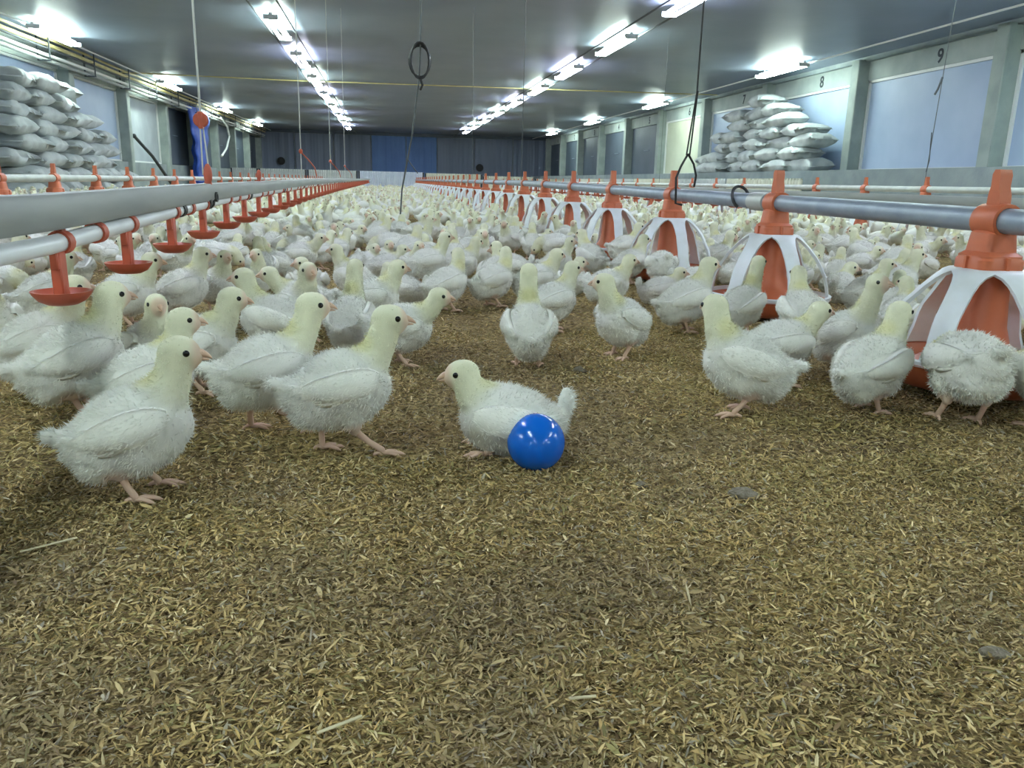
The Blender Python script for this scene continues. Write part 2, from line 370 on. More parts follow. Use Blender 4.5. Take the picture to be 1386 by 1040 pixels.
# pale side fence along the right beyond the feeders
root = empty('side_fence', (6.55, 0, 0)); tag(root, 'long low pale fence running beside the right wall kerb', 'fence')
for k in range(6):
    y0 = 12.2+3.0*k; p = MB(); p.box(-.012, .012, y0, y0+2.9, .03, .50, bev=.004)
    for j in range(29): p.box(-.02, .02, y0+.03+j*.1, y0+.08+j*.1, .06, .53)
    p.obj('fence_board', M['fence_grey' if k % 2 else 'fence_cream'], root, smooth=False)

# ---------------------------------------------------------------- drinker lines
def interp(tab, y):
    if y <= tab[0][0]: return tab[0][1]
    for (a, b1), (c, d) in zip(tab, tab[1:]):
        if y <= c: return b1+(d-b1)*(y-a)/(c-a)
    return tab[-1][1]
PZ = [(-3, .25), (1.3, .252), (1.64, .262), (2.06, .274), (2.65, .288), (5.8, .314), (9, .322), (30, .33)]
BT = [(-3, .327), (1.3, .327), (2.2, .336), (5.8, .352), (9, .36), (30, .372)]
def drinker_line(X, label, y_first, y_last, pz, bt, cups, sp=.365, off=0, beam_h=.052):
    root = empty('drinker_line', (X, 0, 0)); tag(root, label, 'drinker line')
    yy = np.concatenate([np.linspace(y_first, 1, 3), np.linspace(1.3, 8, 24), np.linspace(9, y_last, 16)])
    b = MB(); hh = lambda y: beam_h if y < 1.4 else max(.040, beam_h-.004*(y-1.4))
    vs = []
    for y in yy:
        t = interp(bt, y); h_ = hh(y)
        vs += [(-.016, y, t-h_), (.016, y, t-h_), (.020, y, t-h_+.006), (.020, y, t-.006), (.016, y, t), (-.016, y, t), (-.020, y, t-.006), (-.020, y, t-h_+.006)]
    fs = [(k*8+j, k*8+(j+1) % 8, (k+1)*8+(j+1) % 8, (k+1)*8+j) for k in range(len(yy)-1) for j in range(8)]
    b.add(vs, [f[::-1] for f in fs]+[tuple(range(8)), tuple(range(len(vs)-1, len(vs)-9, -1))]); b.obj('support_beam', M['galv'], root)
    p = MB(); p.tube([(.0, y, interp(pz, y)) for y in yy], .0145, 12); p.obj('water_pipe', M['white_pvc'], root)
    # cup with its arm, built once
    c = MB(); R = .042
    c.lathe([(.0, -.094), (.022, -.094), (.034, -.088), (R, -.078), (R+.002, -.073), (R-.002, -.073), (.032, -.082), (.012, -.087), (0, -.086)], 20)
    cup = c.mesh('cup_dish', M['red'], 'auto')
    a = MB(); a.box(-.008, .008, -.0125, .0125, -.088, -.012, bev=.002); a.box(-.006, .006, -.018, .018, -.040, -.012, bev=.002); a.lathe([(.010, -.084), (.012, -.075), (.008, -.06)], 10)
    arm = a.mesh('cup_arm', M['red'], 'auto')
    s = MB(); s.lathe([(.0150, -.011), (.0185, -.011), (.0185, .011), (.0150, .011)], 16, axis='y', closed=True); s.box(-.006, .006, -.009, .009, .015, .034, bev=.001)
    sad = s.mesh('saddle_clip', M['red'], 'auto')
    clip = MB(); clip.lathe([(.0150, -.014), (.0175, -.014), (.0175, .014), (.0150, .014)], 14, axis='y', closed=True); clipm = clip.mesh('pipe_clip', M['black'], 'auto')
    for k in range(cups):
        y = y_first_cup+sp*k+off; z = interp(pz, y)
        o = link('drinker_cup', cup, root, (0, y, z)); link('cup_arm', arm, o); link('saddle_clip', sad, o, (0, .02, 0))
        if k % 2 == 0:
            yb = y+.18; o = link('hanger_clip', sad, root, (0, yb, interp(pz, yb)))
        if k % 3 == 2: yb = y+.09; o = link('pipe_clip', clipm, root, (0, yb, interp(pz, yb)))
    return root
y_first_cup = 1.335
drinker_line(-.5, 'near drinker line left of the aisle, grey beam over a white pipe with red cups', -3, 29.5, PZ, BT, 76, sp=.345)
PZ2 = [(-3, .27), (6, .30), (30, .33)]; BT2 = [(-3, .335), (3, .345), (6, .352), (30, .372)]
y_first_cup = 1.8
drinker_line(2.75, 'drinker line beyond the near feeder line, its grey beam showing above the feed pipe', -3, 29.5, PZ2, BT2, 40, beam_h=.06)

# ---------------------------------------------------------------- pan feeders
def feeder(X, Y, Z, hi=True):
    r = empty('pan_feeder')
    # clamp + lug + throat + cone, local z 0 = ground, pipe centre at Z
    n = 40 if hi else 20
    c = MB()
    c.lathe([(.0235, -.030), (.030, -.030), (.031, -.024), (.031, .024), (.030, .030), (.0235, .030)], 20, (0, 0, Z), axis='y', closed=True)
    lug = [(-.016, .020), (.016, .020), (.015, .045), (.011, .062), (.012, .082), (.007, .090), (-.005, .090), (-.009, .080), (-.008, .060), (-.014, .045)]
    vs = [(-.012, y_, z_+Z) for y_, z_ in lug]+[(.012, y_, z_+Z) for y_, z_ in lug]; k = len(lug)
    c.add(vs, [tuple(range(k))[::-1], tuple(range(k, 2*k))]+[(j, (j+1) % k, k+(j+1) % k, k+j) for j in range(k)])
    c.obj('pipe_clamp', M['orange'], r)
    t = MB()
    def sq(w, d, z, cx=0): return [(cx+w*math.copysign(abs(math.cos(a))**.45, math.cos(a)), d*math.copysign(abs(math.sin(a))**.45, math.sin(a)), z) for a in [2*pi*j/24 for j in range(24)]]
    def sqloft(secs):
        base = len(t.v)
        for s_ in secs: t.v += s_
        for i in range(len(secs)-1):
            for j in range(24): t.f.append((base+i*24+j, base+i*24+(j+1) % 24, base+(i+1)*24+(j+1) % 24, base+(i+1)*24+j)); t.m.append(0)
    sqloft([sq(.024, .024, Z-.016), sq(.030, .030, Z-.022), sq(.034, .034, Z-.055), sq(.043, .043, Z-.062), sq(.043, .043, Z-.066), sq(.046, .046, Z-.070), sq(.046, .046, Z-.092)])
    for a in range(8):
        q = 2*pi*a/8; t.box(.047*math.cos(q)-.003, .047*math.cos(q)+.003, .047*math.sin(q)-.003, .047*math.sin(q)+.003, Z-.092, Z-.064)
    t.lathe([(.038, Z-.088), (.041, Z-.12), (.047, .12), (.056, .09), (.075, .065), (.105, .045), (.112, .040), (.108, .036), (.07, .055), (.045, .08)], n)
    t.obj('feed_hood', M['orange'], r)
    # grill: collar and six arched arms
    g = MB(); prof = [(.047, Z-.086), (.066, Z-.087), (.074, Z-.091), (.080, Z-.097), (.090, Z-.107), (.104, Z-.122), (.125, Z-.147), (.143, .145), (.153, .125), (.161, .095), (.168, .062)]
    hwd = [30, 30, 30, 21, 15.5, 12, 9.5, 8.2, 7.6, 7.5, 10]
    m_ = 6
    for a in range(6):
        q0 = a*60+30; base = len(g.v)
        for lay in (0, 1):
            for (rr, zz), hd in zip(prof, hwd):
                
                for j in range(m_+1):
                    q = math.radians(q0-hd+2*hd*j/m_); r2 = rr-(.006 if lay else 0); z2 = zz-(.004 if lay else 0)
                    g.v.append((r2*math.cos(q), r2*math.sin(q), z2))
        K = len(prof); w = m_+1
        for lay in (0, 1):
            o_ = base+lay*K*w
            for i in range(K-1):
                for j in range(m_):
                    f = (o_+i*w+j, o_+(i+1)*w+j, o_+(i+1)*w+j+1, o_+i*w+j+1); g.f.append(f if lay == 0 else f[::-1]); g.m.append(0)
        for i in range(K-1):
            for j, fl_ in ((0, 0), (m_, 1)):
                f = (base+i*w+j, base+K*w+i*w+j, base+K*w+(i+1)*w+j, base+(i+1)*w+j); g.f.append(f if not fl_ else f[::-1]); g.m.append(0)
    g.lathe([(.166, .056), (.174, .056), (.175, .066), (.167, .068)], n, closed=True)
    g.obj('grill', M['grill'], r)
    p = MB(); p.lathe([(.0, .008), (.10, .006), (.135, .010), (.160, .028), (.170, .056), (.175, .058), (.170, .062), (.155, .032), (.13, .018), (.09, .016), (.0, .02)], n)
    p.obj('pan', M['orange'], r)
    f = MB(); f.lathe([(.13, .020), (.11, .034), (.07, .040), (0, .045)], n); f.obj('feed', M['feed'], r)
    r.location = (X, Y, 0)
    return r
FZ = [(-3, .31), (1.3, .313), (2.13, .321), (3.0, .329), (3.85, .337), (4.7, .344), (5.5, .351), (6.4, .357), (12, .362), (30, .366)]
def feeder_line(nm, X, y0, sp, cnt, zt, pm, label_line, first=0, sag=True):
    root = empty('feeder_line', (X, 0, 0)); tag(root, label_line, 'feed pipe')
    p = MB(); p.tube([(0, y, interp(zt, y)) for y in np.concatenate([np.linspace(-3, 1, 3), np.linspace(1.3, 8, 20), np.linspace(9, 29.6, 12)])], .0225, 20)
    p.obj('feed_pipe', M[pm], root)
    pr_ = {}
    for k in range(cnt):
        y = y0+sp*k; z = round(interp(zt, y), 3)
        key = round(z, 2) if k > 7 else z
        if key not in pr_: o = pr_[key] = feeder(X, y, z, k < 8)
        else: o = copy_tree(pr_[key]); 
        o.location = (X, y, 0); o.rotation_euler.z = .12*math.sin(k*5.3)*0
        tag(o, ('%s pan feeder on %s' % (ordn[k+first], nm)), 'feeder', 'pan feeders on '+nm)
    return root
feeder_line('the near feeder line right of the aisle', 1.10, 1.33, .85, 33, FZ, 'feedpipe', 'thick grey feed pipe running along the right of the aisle above the white-grilled feeders')
feeder_line('the feeder line behind the left drinker line', -2.05, 4.05, .755, 33, [(-3, .315), (30, .33)], 'feedpipe_pale', 'pale feed pipe running behind the left drinker line')
feeder_line('the feeder line nearest the right wall', 3.95, 2.4, .78, 33, [(-3, .38), (30, .385)], 'feedpipe_pale', 'pale feed pipe running towards the far fence nearest the right wall')
# strap loop and coupling on the near feed pipe
v = MB(); v.tube([(1.10+.028*math.sin(a)*1.0, 2.42+.02*math.cos(a), .325+.034*math.cos(a)+.006) for a in np.linspace(-2.6, 2.6, 18)], .005, 6)
tag(v.obj('pipe_strap', M['black']), 'black cable looped round the near feed pipe left of the second nearest feeder', 'strap')
v = MB(); v.lathe([(.023, -.05), (.026, -.05), (.027, -.03), (.027, .03), (.026, .05), (.023, .05)], 20, (1.10, 2.26+.02, .3225), axis='y', closed=True)
tag(v.obj('pipe_coupling', M['feedpipe_pale']), 'pale coupling sleeve on the near feed pipe by the black loop', 'coupling')

# ---------------------------------------------------------------- hanging cords and cables
def rope(name, pts, r, m_, label, cat, n=6):
    v = MB(); v.tube(pts, r, n); o = v.obj(name, M[m_]); tag(o, label, cat); return o
def adjuster(root, x, y, z, mt='red', s=1):
    v = MB(); v.ell((x, y, z), (.013*s, .012*s, .020*s)); v.box(x-.006*s, x+.006*s, y-.012*s, y+.012*s, z-.03*s, z-.018*s); v.lathe([(.004, -.02*s), (.008, -.015*s), (.004, .02*s)], 8, (x, y, z)); v.obj('cord_adjuster', M[mt], root)
r = empty('suspension_cord', (-.5, 2.43, .33)); tag(r, 'pale suspension cord with red pulley and adjuster holding up the near drinker line', 'cord')
v = MB(); v.tube([(0, 0, 2.06), (0, 0, .19)], .003, 6); v.obj('cord', M['cord'], r)
v = MB(); v.tube([(-.003, 0, .17), (-.004, 0, .03)], .0022, 5); v.tube([(.004, 0, .17), (.014, 0, .02)], .0022, 5); v.obj('cord_fall', M['cord'], r)
v = MB(); v.lathe([(.0, -.009), (.017, -.009), (.020, -.006), (.015, 0), (.020, .006), (.017, .009), (0, .009)], 16, (0, 0, .178), axis='y'); v.box(-.006, .006, -.013, .013, .155, .20, bev=.002); v.obj('pulley', M['red'], r)
v = MB(); v.ell((.01, -.004, .032), (.012, .012, .030)); v.box(.002, .018, -.010, .008, -.012, .012, bev=.002); v.obj('cord_adjuster', M['red'], r)
v = MB(); v.lathe([(.009, -.006), (.014, -.006), (.014, .006), (.009, .006)], 12, (.02, .03, -.03), axis='x', closed=True); v.obj('ring', M['wire'], r)
for y, w in ((5.2, 'second'), (8.0, 'third'), (10.9, 'fourth')):
    r = empty('suspension_cord', (-.5, y, .34)); tag(r, w+' nearest suspension cord of the near drinker line, thin with a slack pink tail', 'cord', 'cords of the near drinker line')
    v = MB(); v.tube([(0, 0, 2.06), (0, 0, .0)], .003, 5); v.obj('cord', M['cord'], r)
    v = MB(); v.tube([(0, 0, .17), (.04, 0, .13), (.08, 0, .08), (.09, 0, .03)], .004, 5); v.ell((0, 0, .175), (.012, .01, .015)); v.obj('cord_tail', M['red'], r)
v = MB(); v.ell((-.5, 3.45, .365), (.010, .010, .022)); v.box(-.506, -.494, 3.442, 3.458, .335, .35)
tag(v.obj('beam_hanger', M['red']), 'red hanger on top of the near drinker beam beyond the pulley cord', 'hanger')
v = MB(); v.lathe([(.016, -.012), (.021, -.012), (.021, .012), (.016, .012)], 16, (-.5, 2.40, .285), axis='y', closed=True); v.lathe([(.016, -.008), (.019, -.008), (.019, .008), (.016, .008)], 16, (-.5, 2.45, .285), axis='y', closed=True)
tag(v.obj('pipe_joint', M['black']), 'black joint ring on the white drinker pipe below the pulley cord', 'joint')
# black cord with a loop over the near feed pipe
r = empty('feed_line_cord', (1.10, 2.86, .33)); tag(r, 'black cord ending in an open wire loop that carries the near feed pipe', 'cord')
v = MB(); v.tube([(.0, 0, 2.06), (.0, 0, .36)], .0032, 6); v.tube([(0, 0, .36), (-.022, 0, .14)], .003, 5); v.tube([(.003, 0, .36), (-.010, 0, .14)], .003, 5); v.obj('cord', M['black'], r)
v = MB(); v.tube([(-.016, 0, .145), (-.04, 0, .10), (-.055, 0, .06), (-.050, 0, -.03), (-.025, 0, -.035)], .0042, 6); v.tube([(-.016, 0, .145), (.008, 0, .11), (.02, 0, .07), (.016, 0, .03)], .0042, 6); v.obj('wire_loop', M['black'], r)
r = empty('wall_line_cord', (3.95, 5.55, .385)); tag(r, 'thin dark cord with a knotted hook hanging before the white board of bay nine', 'cord')
v = MB(); v.tube([(.06, 0, 2.0), (.03, 0, 1.0), (0, 0, .0)], .003, 5); v.obj('cord', M['wire'], r)
v = MB(); v.tube([(.022, 0, .78), (.0, 0, .70), (-.02, 0, .66)], .008, 5); v.tube([(.0, 0, .40), (.012, 0, .2), (0, 0, .12)], .004, 5); v.obj('hook', M['dark_metal'], r)
for X, Y, w in ((3.95, 11.5, 'far'), (1.10, 6.6, 'second nearest'), (1.10, 10.4, 'third nearest')):
    rope('line_cord', [(X, Y, 2.4), (X, Y, .37)], .0025, 'wire', w+(' thin cord of the feeder line by the right wall' if X > 2 else ' thin cord of the near feeder line'), 'cord')
# central cable with coil
r = empty('sensor_cable', (.22, 5.0, 0)); tag(r, 'grey cable with a coiled black loop hanging over the middle of the aisle', 'cable')
v = MB(); v.tube([(.02, 0, 2.4), (.0, 0, 1.13), (-.01, 0, .93), (-.05, 0, .63), (-.08, 0, .48), (-.115, 0, .30), (-.13, 0, .10)], .0048, 6); v.obj('cable', M['wire'], r)
v = MB(); v.tube([(-.08, 0, .48), (-.05, 0, .44), (-.02, 0, .40)], .003, 5); v.obj('cable_end', M['wire'], r)
for k in range(4):
    v = MB(); v.tube([(-.004+.052*math.sin(a)*(1+.06*k), .012*(k-1.5)+.01*math.sin(a), 1.035+.10*math.cos(a)*(1-.05*k)) for a in np.linspace(0, 2*pi, 22)], .0058, 6); v.obj('cable_coil', M['black'], r)
v = MB(); v.tube([(0, -.02, .93), (.01, -.02, .90), (0, .02, .88)], .007, 6); v.obj('cable_tie', M['black'], r)

# ---------------------------------------------------------------- sacks
def sack_mesh(seed, L_=.82, W_=.50, H_=.23):
    rd = random.Random(seed); n, m_ = 22, 14; v = MB(); top = []; bot = []
    ox = rd.random()*10
    for lay in (1, -1):
        for i in range(n+1):
            for j in range(m_+1):
                u = -1+2*i/n; w = -1+2*j/m_
                e = (1-abs(u)**3.2)*(1-abs(w)**3.4); e = max(e, 0)**.42
                x = W_/2*w*(1-.06*(1-abs(u)))*(1+.04*abs(u)**4); y = L_/2*u*(1-.07*(1-abs(w)**2))
                wr = noise.noise(Vector((x*7+ox, y*7, lay*3)))*.022+noise.noise(Vector((x*18+ox, y*10, lay)))*.011
                z = lay*(H_/2*e+wr*e)+.02*math.sin(u*2+ox)*(1 if lay > 0 else .4)
                v.v.append((x+wr*.6, y+wr, z))
    w1 = m_+1; o2 = (n+1)*w1
    for i in range(n):
        for j in range(m_):
            a = i*w1+j; v.f.append((a, a+1, a+w1+1, a+w1)); v.f.append((o2+a, o2+a+w1, o2+a+w1+1, o2+a+1)); v.m += [0, 0]
    for i in range(n):
        for j in (0, m_):
            a = i*w1+j; f = (a, a+w1, o2+a+w1, o2+a); v.f.append(f if j == 0 else f[::-1]); v.m.append(0)
    for j in range(m_):
        for i in (0, n):
            a = i*w1+j; f = (a, o2+a, o2+a+1, a+1); v.f.append(f if i == 0 else f[::-1]); v.m.append(0)
    for sgn in (-1, 1):     # stitched ear
        v.box(-W_*.47, W_*.47, sgn*L_/2-.012, sgn*L_/2+.012, -.008, .008)
    return v.mesh('feed_sack', M['sack'], True)
SM = [sack_mesh(s) for s in (1, 2, 3, 4)]
words = ['bottom', 'second', 'third', 'fourth', 'fifth', 'sixth', 'seventh', 'eighth', 'ninth']
def pile(cols, z0, zh, side, cname):
    k = 0
    for ci, (X, Y, rows, rot) in enumerate(cols):
        for rw in range(rows):
            rd = random.Random(ci*31+rw*7+len(side)); k += 1
            o = link('feed_sack', SM[rd.randrange(4)], None, (X+rd.uniform(-.06, .06), Y+rd.uniform(-.10, .10)+(.2 if rw % 2 else -.05), z0+zh*(rw+.5)), rot+rd.uniform(-.14, .14)+(pi if rd.random() < .5 else 0))
            o.rotation_euler.x = rd.uniform(-.05, .05); o.rotation_euler.y = rd.uniform(-.07, .07)
            lv = 'top' if rw == rows-1 else words[rw]
            tag(o, 'white woven sack, %s layer, %s column of the pile by the %s wall' % (lv, cname[ci], side), 'sack', 'sacks piled by the %s wall' % side)
cn = ['nearest', 'second nearest', 'third nearest', 'fourth nearest', 'fifth nearest', 'farthest']
pile([(7.1, 13.15, 4, 0), (7.1, 14.0, 6, .0), (7.1, 14.85, 7, 0), (7.1, 15.7, 6, 0), (7.1, 16.5, 4, 0), (7.1, 17.25, 2, 0)], .66, .195, 'right', cn)
pile([(-4.95, 12.1, 8, 0), (-4.95, 12.95, 8, 0), (-4.95, 13.8, 8, 0), (-4.95, 14.65, 6, 0), (-4.95, 15.45, 5, 0), (-4.95, 16.2, 2, 0)], 0.0, .21, 'left', cn)

# ---------------------------------------------------------------- the ball
BALL = (.189, .966)
v = MB(); v.ell((0, 0, 0), (.0375, .0375, .0375), seg=64, ring=40); v.lathe([(.0374, -.0006), (.0377, 0), (.0374, .0006)], 64)
o = v.obj('plastic_ball', M['ball'], smooth=True, loc=(BALL[0], BALL[1], .0345)); o.rotation_euler = (.6, .3, 0)
tag(o, 'shiny blue plastic ball lying on the litter before the sitting chick', 'ball')

# ---------------------------------------------------------------- chicks
def bez(a, b, c, n):
    a, b, c = Vector(a), Vector(b), Vector(c)
    return [a*(1-t)**2+b*2*t*(1-t)+c*t*t for t in [i/(n-1) for i in range(n)]]
def vox(me, size):
    o = D.objects.new('tmp', me); COL.objects.link(o)
    md = o.modifiers.new('r', 'REMESH'); md.mode = 'VOXEL'; md.voxel_size = size
    dg = bpy.context.evaluated_depsgraph_get(); out = D.meshes.new_from_object(o.evaluated_get(dg))
    D.objects.remove(o); return out
def decim(me, ratio):
    o = D.objects.new('tmp', me); COL.objects.link(o)
    md = o.modifiers.new('d', 'DECIMATE'); md.ratio = ratio
    dg = bpy.context.evaluated_depsgraph_get(); out = D.meshes.new_from_object(o.evaluated_get(dg))
    D.objects.remove(o); return out
def arrs(me):
    co = np.empty(len(me.vertices)*3, np.float32); me.vertices.foreach_get('co', co); return co.reshape(-1, 3)
def smooth_np(co, ed, it, lam=.5):
    cnt = np.bincount(ed.ravel(), minlength=len(co)).astype(np.float32)[:, None]+1e-6
    for _ in range(it):
        s = np.zeros_like(co)
        np.add.at(s, ed[:, 0], co[ed[:, 1]]); np.add.at(s, ed[:, 1], co[ed[:, 0]])
        co = co+(s/cnt-co)*lam
    return co
def sstep(x, a, b):
    t = np.clip((x-a)/(b-a), 0, 1); return t*t*(3-2*t)

# pose: pitch of trunk (deg, + = breast up), dz, head centre, head yaw/pitch, feet [(x,side y)], sit flag
POSES = {
 'stand':  dict(pitch=15,  dz=0,     head=(.052, 0, .167),    yaw=0,   hp=-4,  feet=((-.004, -.024), (.014, .024))),
 'look':   dict(pitch=7,  dz=-.002, head=(.060, .006, .157),  yaw=22,  hp=-8,  feet=((.012, -.026), (-.010, .023))),
 'walk':   dict(pitch=8,  dz=.012,  head=(.060, 0, .180),    yaw=0,   hp=-2,  feet=((.046, -.020), (-.030, .022))),
 'tall':   dict(pitch=20, dz=.004,  head=(.050, 0, .196),    yaw=0,   hp=4,   feet=((.000, -.024), (.012, .024))),
 'turn_l': dict(pitch=13,  dz=0,     head=(.048, .014, .166), yaw=70,  hp=-4,  feet=((.010, -.024), (-.010, .024))),
 'turn_r': dict(pitch=13,  dz=0,     head=(.048, -.014, .166), yaw=-60, hp=-4, feet=((-.012, -.026), (.012, .024))),
 'peck':   dict(pitch=-12, dz=.006, head=(.088, 0, .066),    yaw=0,   hp=-50, feet=((-.002, -.026), (.012, .026))),
 'sit':    dict(pitch=4,  dz=-.036, head=(.060, 0, .108),    yaw=0,   hp=-6,  feet=((.030, -.030), (.030, .030)), sit=1),
 'sit_turn': dict(pitch=2, dz=-.036, head=(.045, -.016, .108), yaw=-70, hp=-6, feet=((.030, -.030), (.030, .030)), sit=1),
 'reach':  dict(pitch=0,  dz=.0,    head=(.078, 0, .147),    yaw=0,   hp=-6,  feet=((.010, -.024), (-.010, .024))),
}
WHITE = np.array([.80, .80, .745]); YEL = np.array([.78, .78, .58]); NAPE = np.array([.74, .72, .40]); SKIN = np.array([.72, .50, .38]); LOW_TAN = np.array([.55, .50, .38])

def build_chick(pname, seed, voxel=.0023, fuzz=9000):
    P = POSES[pname]; rd = random.Random(seed); r_ = np.random.default_rng(seed)
    ap = math.radians(P['pitch']); piv = Vector((0, 0, .078)); sit = P.get('sit', 0)
    Rp = Matrix.Rotation(-ap, 3, 'Y')
    def T(p): return Rp @ (Vector(p)-piv)+piv+Vector((0, 0, P['dz']))
    H = Vector(P['head']); ya, hp = math.radians(P['yaw']), math.radians(P['hp'])
    Rh = Matrix.Rotation(ya, 3, 'Z') @ Matrix.Rotation(-hp, 3, 'Y')
    b = MB()
    def loft(path, n=20):
        base = len(b.v); k = len(path)
        for i, (p, rw, rh) in enumerate(path):
            t = (path[min(i+1, k-1)][0]-path[max(i-1, 0)][0]).normalized()
            side = Vector((0, 1, 0)); side = (side-t*side.dot(t)).normalized(); up = t.cross(side)
            for j in range(n):
                q = 2*pi*j/n; b.v.append(tuple(p+side*math.cos(q)*rw+up*math.sin(q)*rh))
        for i in range(k-1):
            for j in range(n): b.f.append((base+i*n+j, base+i*n+(j+1) % n, base+(i+1)*n+(j+1) % n, base+(i+1)*n+j)); b.m.append(0)
        b.f.append(tuple(base+j for j in range(n-1, -1, -1))); b.f.append(tuple(base+(k-1)*n+j for j in range(n))); b.m += [0, 0]
    trunk = [((-.084, 0, .098), .007, .006), ((-.078, 0, .095), .014, .011), ((-.068, 0, .088), .024, .024), ((-.053, 0, .081), .036, .038), ((-.032, 0, .077), .045, .048),
             ((-.008, 0, .078), .049, .052), ((.016, 0, .082), .048, .050), ((.036, 0, .087), .040, .042), ((.050, 0, .091), .029, .031), ((.058, 0, .094), .014, .015)]
    wid = 1.12 if sit else 1.0; 
    loft([(T(p), a*wid, c*(1.0 if not sit else .97)) for p, a, c in trunk])
    n0 = T((.022, 0, .094)); n1 = T((.054, 0, .112))
    if pname == 'peck': n1 = Vector((.088, 0, .105))
    if pname == 'reach': n1 = Vector((.062, 0, .118))
    nb = bez(n0, n1, H+Rh @ Vector((-.004, 0, -.004)), 9)
    rads = [.037, .034, .0300, .0265, .024, .0220, .0205, .020, .0195]
    if pname in ('tall', 'walk', 'reach', 'peck'): rads = [.036, .032, .027, .0240, .0220, .0205, .0200, .0195, .019]
    for i, p in enumerate(nb): b.ell(p, (rads[i],)*3, seg=14, ring=10)
    for i in range(8):
        p = (nb[i]+nb[i+1])/2; q = (rads[i]+rads[i+1])/2; b.ell(p, (q,)*3, seg=14, ring=10)
    b.ell(H, (.0240, .0190, .0200), Rh, 18, 14)
    b.ell(H+Rh @ Vector((.014, 0, -.003)), (.012, .0115, .0120), Rh, 14, 10)
    b.ell(H+Rh @ Vector((.004, 0, -.008)), (.018, .0150, .014), Rh, 14, 10)
    # rump fluff, thighs
    b.ell(T((-.046, 0, .058)), (.028, .036, .026), seg=14, ring=10)
    if sit: b.ell(T((-.080, 0, .112)), (.012, .012, .020), seg=12, ring=8)
    else: b.ell(T((-.085, 0, .100)), (.011, .013, .009), seg=12, ring=8)
    hocks = []
    for (fx_, fy) in P['feet']:
        hip = T((.002, fy*1.15, .060)); fz = .0
        if sit: b.ell((fx_-.035, fy*1.15, .028), (.034, .016, .020), seg=12, ring=8); hocks.append(None); continue
        hock = Vector((fx_*.55-.014, fy, .034+.3*P['dz'])); hocks.append(hock)
        for i in range(6):
            t = i/5; p = hip.lerp(hock, t); q = .021*(1-t)+.0075*t; b.ell(p, (q*1.1, q, q*1.1), seg=12, ring=8)
    me = b.mesh('c', M['down'], True); me2 = vox(me, voxel); D.meshes.remove(me)
    co = arrs(me2); ed = np.empty(len(me2.edges)*2, np.int32); me2.edges.foreach_get('vertices', ed); ed = ed.reshape(-1, 2)
    co = smooth_np(co, ed, int(5*(.0023/voxel)**1)+1, .5)
    me2.vertices.foreach_set('co', co.ravel()); me2.update()
    nrm = np.empty(len(co)*3, np.float32); me2.vertices.foreach_get('normal', nrm); nrm = nrm.reshape(-1, 3)
    nbv = np.array([list(p) for p in nb]); Hn = np.array(list(H))
    fwd_h = np.array(list(Rh @ Vector((1, 0, 0))))
    def tint(c):
        dn = np.min(np.linalg.norm(c[:, None, :]-nbv[None], axis=2), axis=1); dh = np.linalg.norm(c-Hn, axis=1)
        back = ((c-Hn) @ fwd_h)
        tn = 1-sstep(np.minimum(dn*1.0, dh), .019, .034); yn = tn
        col = WHITE*(1-yn[:, None])+YEL*yn[:, None]
        rearw = (nbv[5]-fwd_h*.02); dq = np.linalg.norm(c-rearw, axis=1); qq = (1-sstep(dq, .008, .026))*.75; col = col*(1-qq[:, None])+NAPE*qq[:, None]
        fr = sstep(back, .009, .021)*(1-sstep(dh, .024, .031)); col = col*(1-.75*fr[:, None])+SKIN*.75*fr[:, None]
        low = (1-sstep(c[:, 2], .022, .055)); col = col*(1-.45*low[:, None])+LOW_TAN*.45*low[:, None]  # duller tan blended in towards the bottom of the body
        if not sit:
            for h in hocks:
                dk = np.linalg.norm(c-np.array(list(h)), axis=1); s = 1-sstep(dk, .008, .024); col = col*(1-.7*s[:, None])+SKIN*.7*s[:, None]
        return col
    # feather clump relief
    dsp = np.array([noise.noise(Vector(p)*55)*.6+noise.noise(Vector(p)*130)*.4 for p in co.tolist()], np.float32)
    dh = np.linalg.norm(co-Hn, axis=1); amp = .0028*(.2+.8*sstep(dh, .02, .05))
    co = co+nrm*(dsp*amp)[:, None]; me2.vertices.foreach_set('co', co.ravel()); me2.update()
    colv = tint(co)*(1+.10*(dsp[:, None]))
    F = []; npoly = len(me2.polygons)
    lv = np.empty(len(me2.loops), np.int32); me2.loops.foreach_get('vertex_index', lv)
    ls = np.empty(npoly, np.int32); me2.polygons.foreach_get('loop_start', ls); lt = np.empty(npoly, np.int32); me2.polygons.foreach_get('loop_total', lt)
    quads = lv.reshape(-1, 4) if np.all(lt == 4) else None
    # legs and toes as tapering tubes rooted in the thighs
    lg = MB()
    for (fx_, fy), hk in zip(P['feet'], hocks):
        if sit:
            ft = Vector((fx_, fy, .006)); lg.tube([ft+Vector((-.03, 0, .010)), ft+Vector((-.012, 0, .006)), ft], [.005, .0045, .004], 8)
        else:
            ft = Vector((fx_, fy, .005)); hk0 = hk+Vector((.006, 0, .02))
            lg.tube([hk0, hk, hk.lerp(ft, .5), ft+Vector((0, 0, .004)), ft+Vector((.002, 0, -.001))], [.0065, .0052, .0040, .0042, .0036], 8)
        for a, l in ((-24, .026), (2, .031), (28, .026), (170, .012)):
            a = math.radians(a)+rd.uniform(-.08, .08); d = Vector((math.cos(a), math.sin(a), 0))
            lg.tube([ft+Vector((0, 0, -.001)), ft+d*l*.4+Vector((0, 0, .0005)), ft+d*l*.8+Vector((0, 0, -.002)), ft+d*l+Vector((0, 0, -.0045))], [.0034, .0028, .0024, .0008], 6)
    # fuzz
    vi = r_.integers(0, len(co), fuzz); pc = co[vi]; pn = nrm[vi]; pcl = colv[vi]
    dk = np.full(len(vi), 9.)
    if not sit:
        for h in hocks: dk = np.minimum(dk, np.linalg.norm(pc-np.array(list(h)), axis=1))
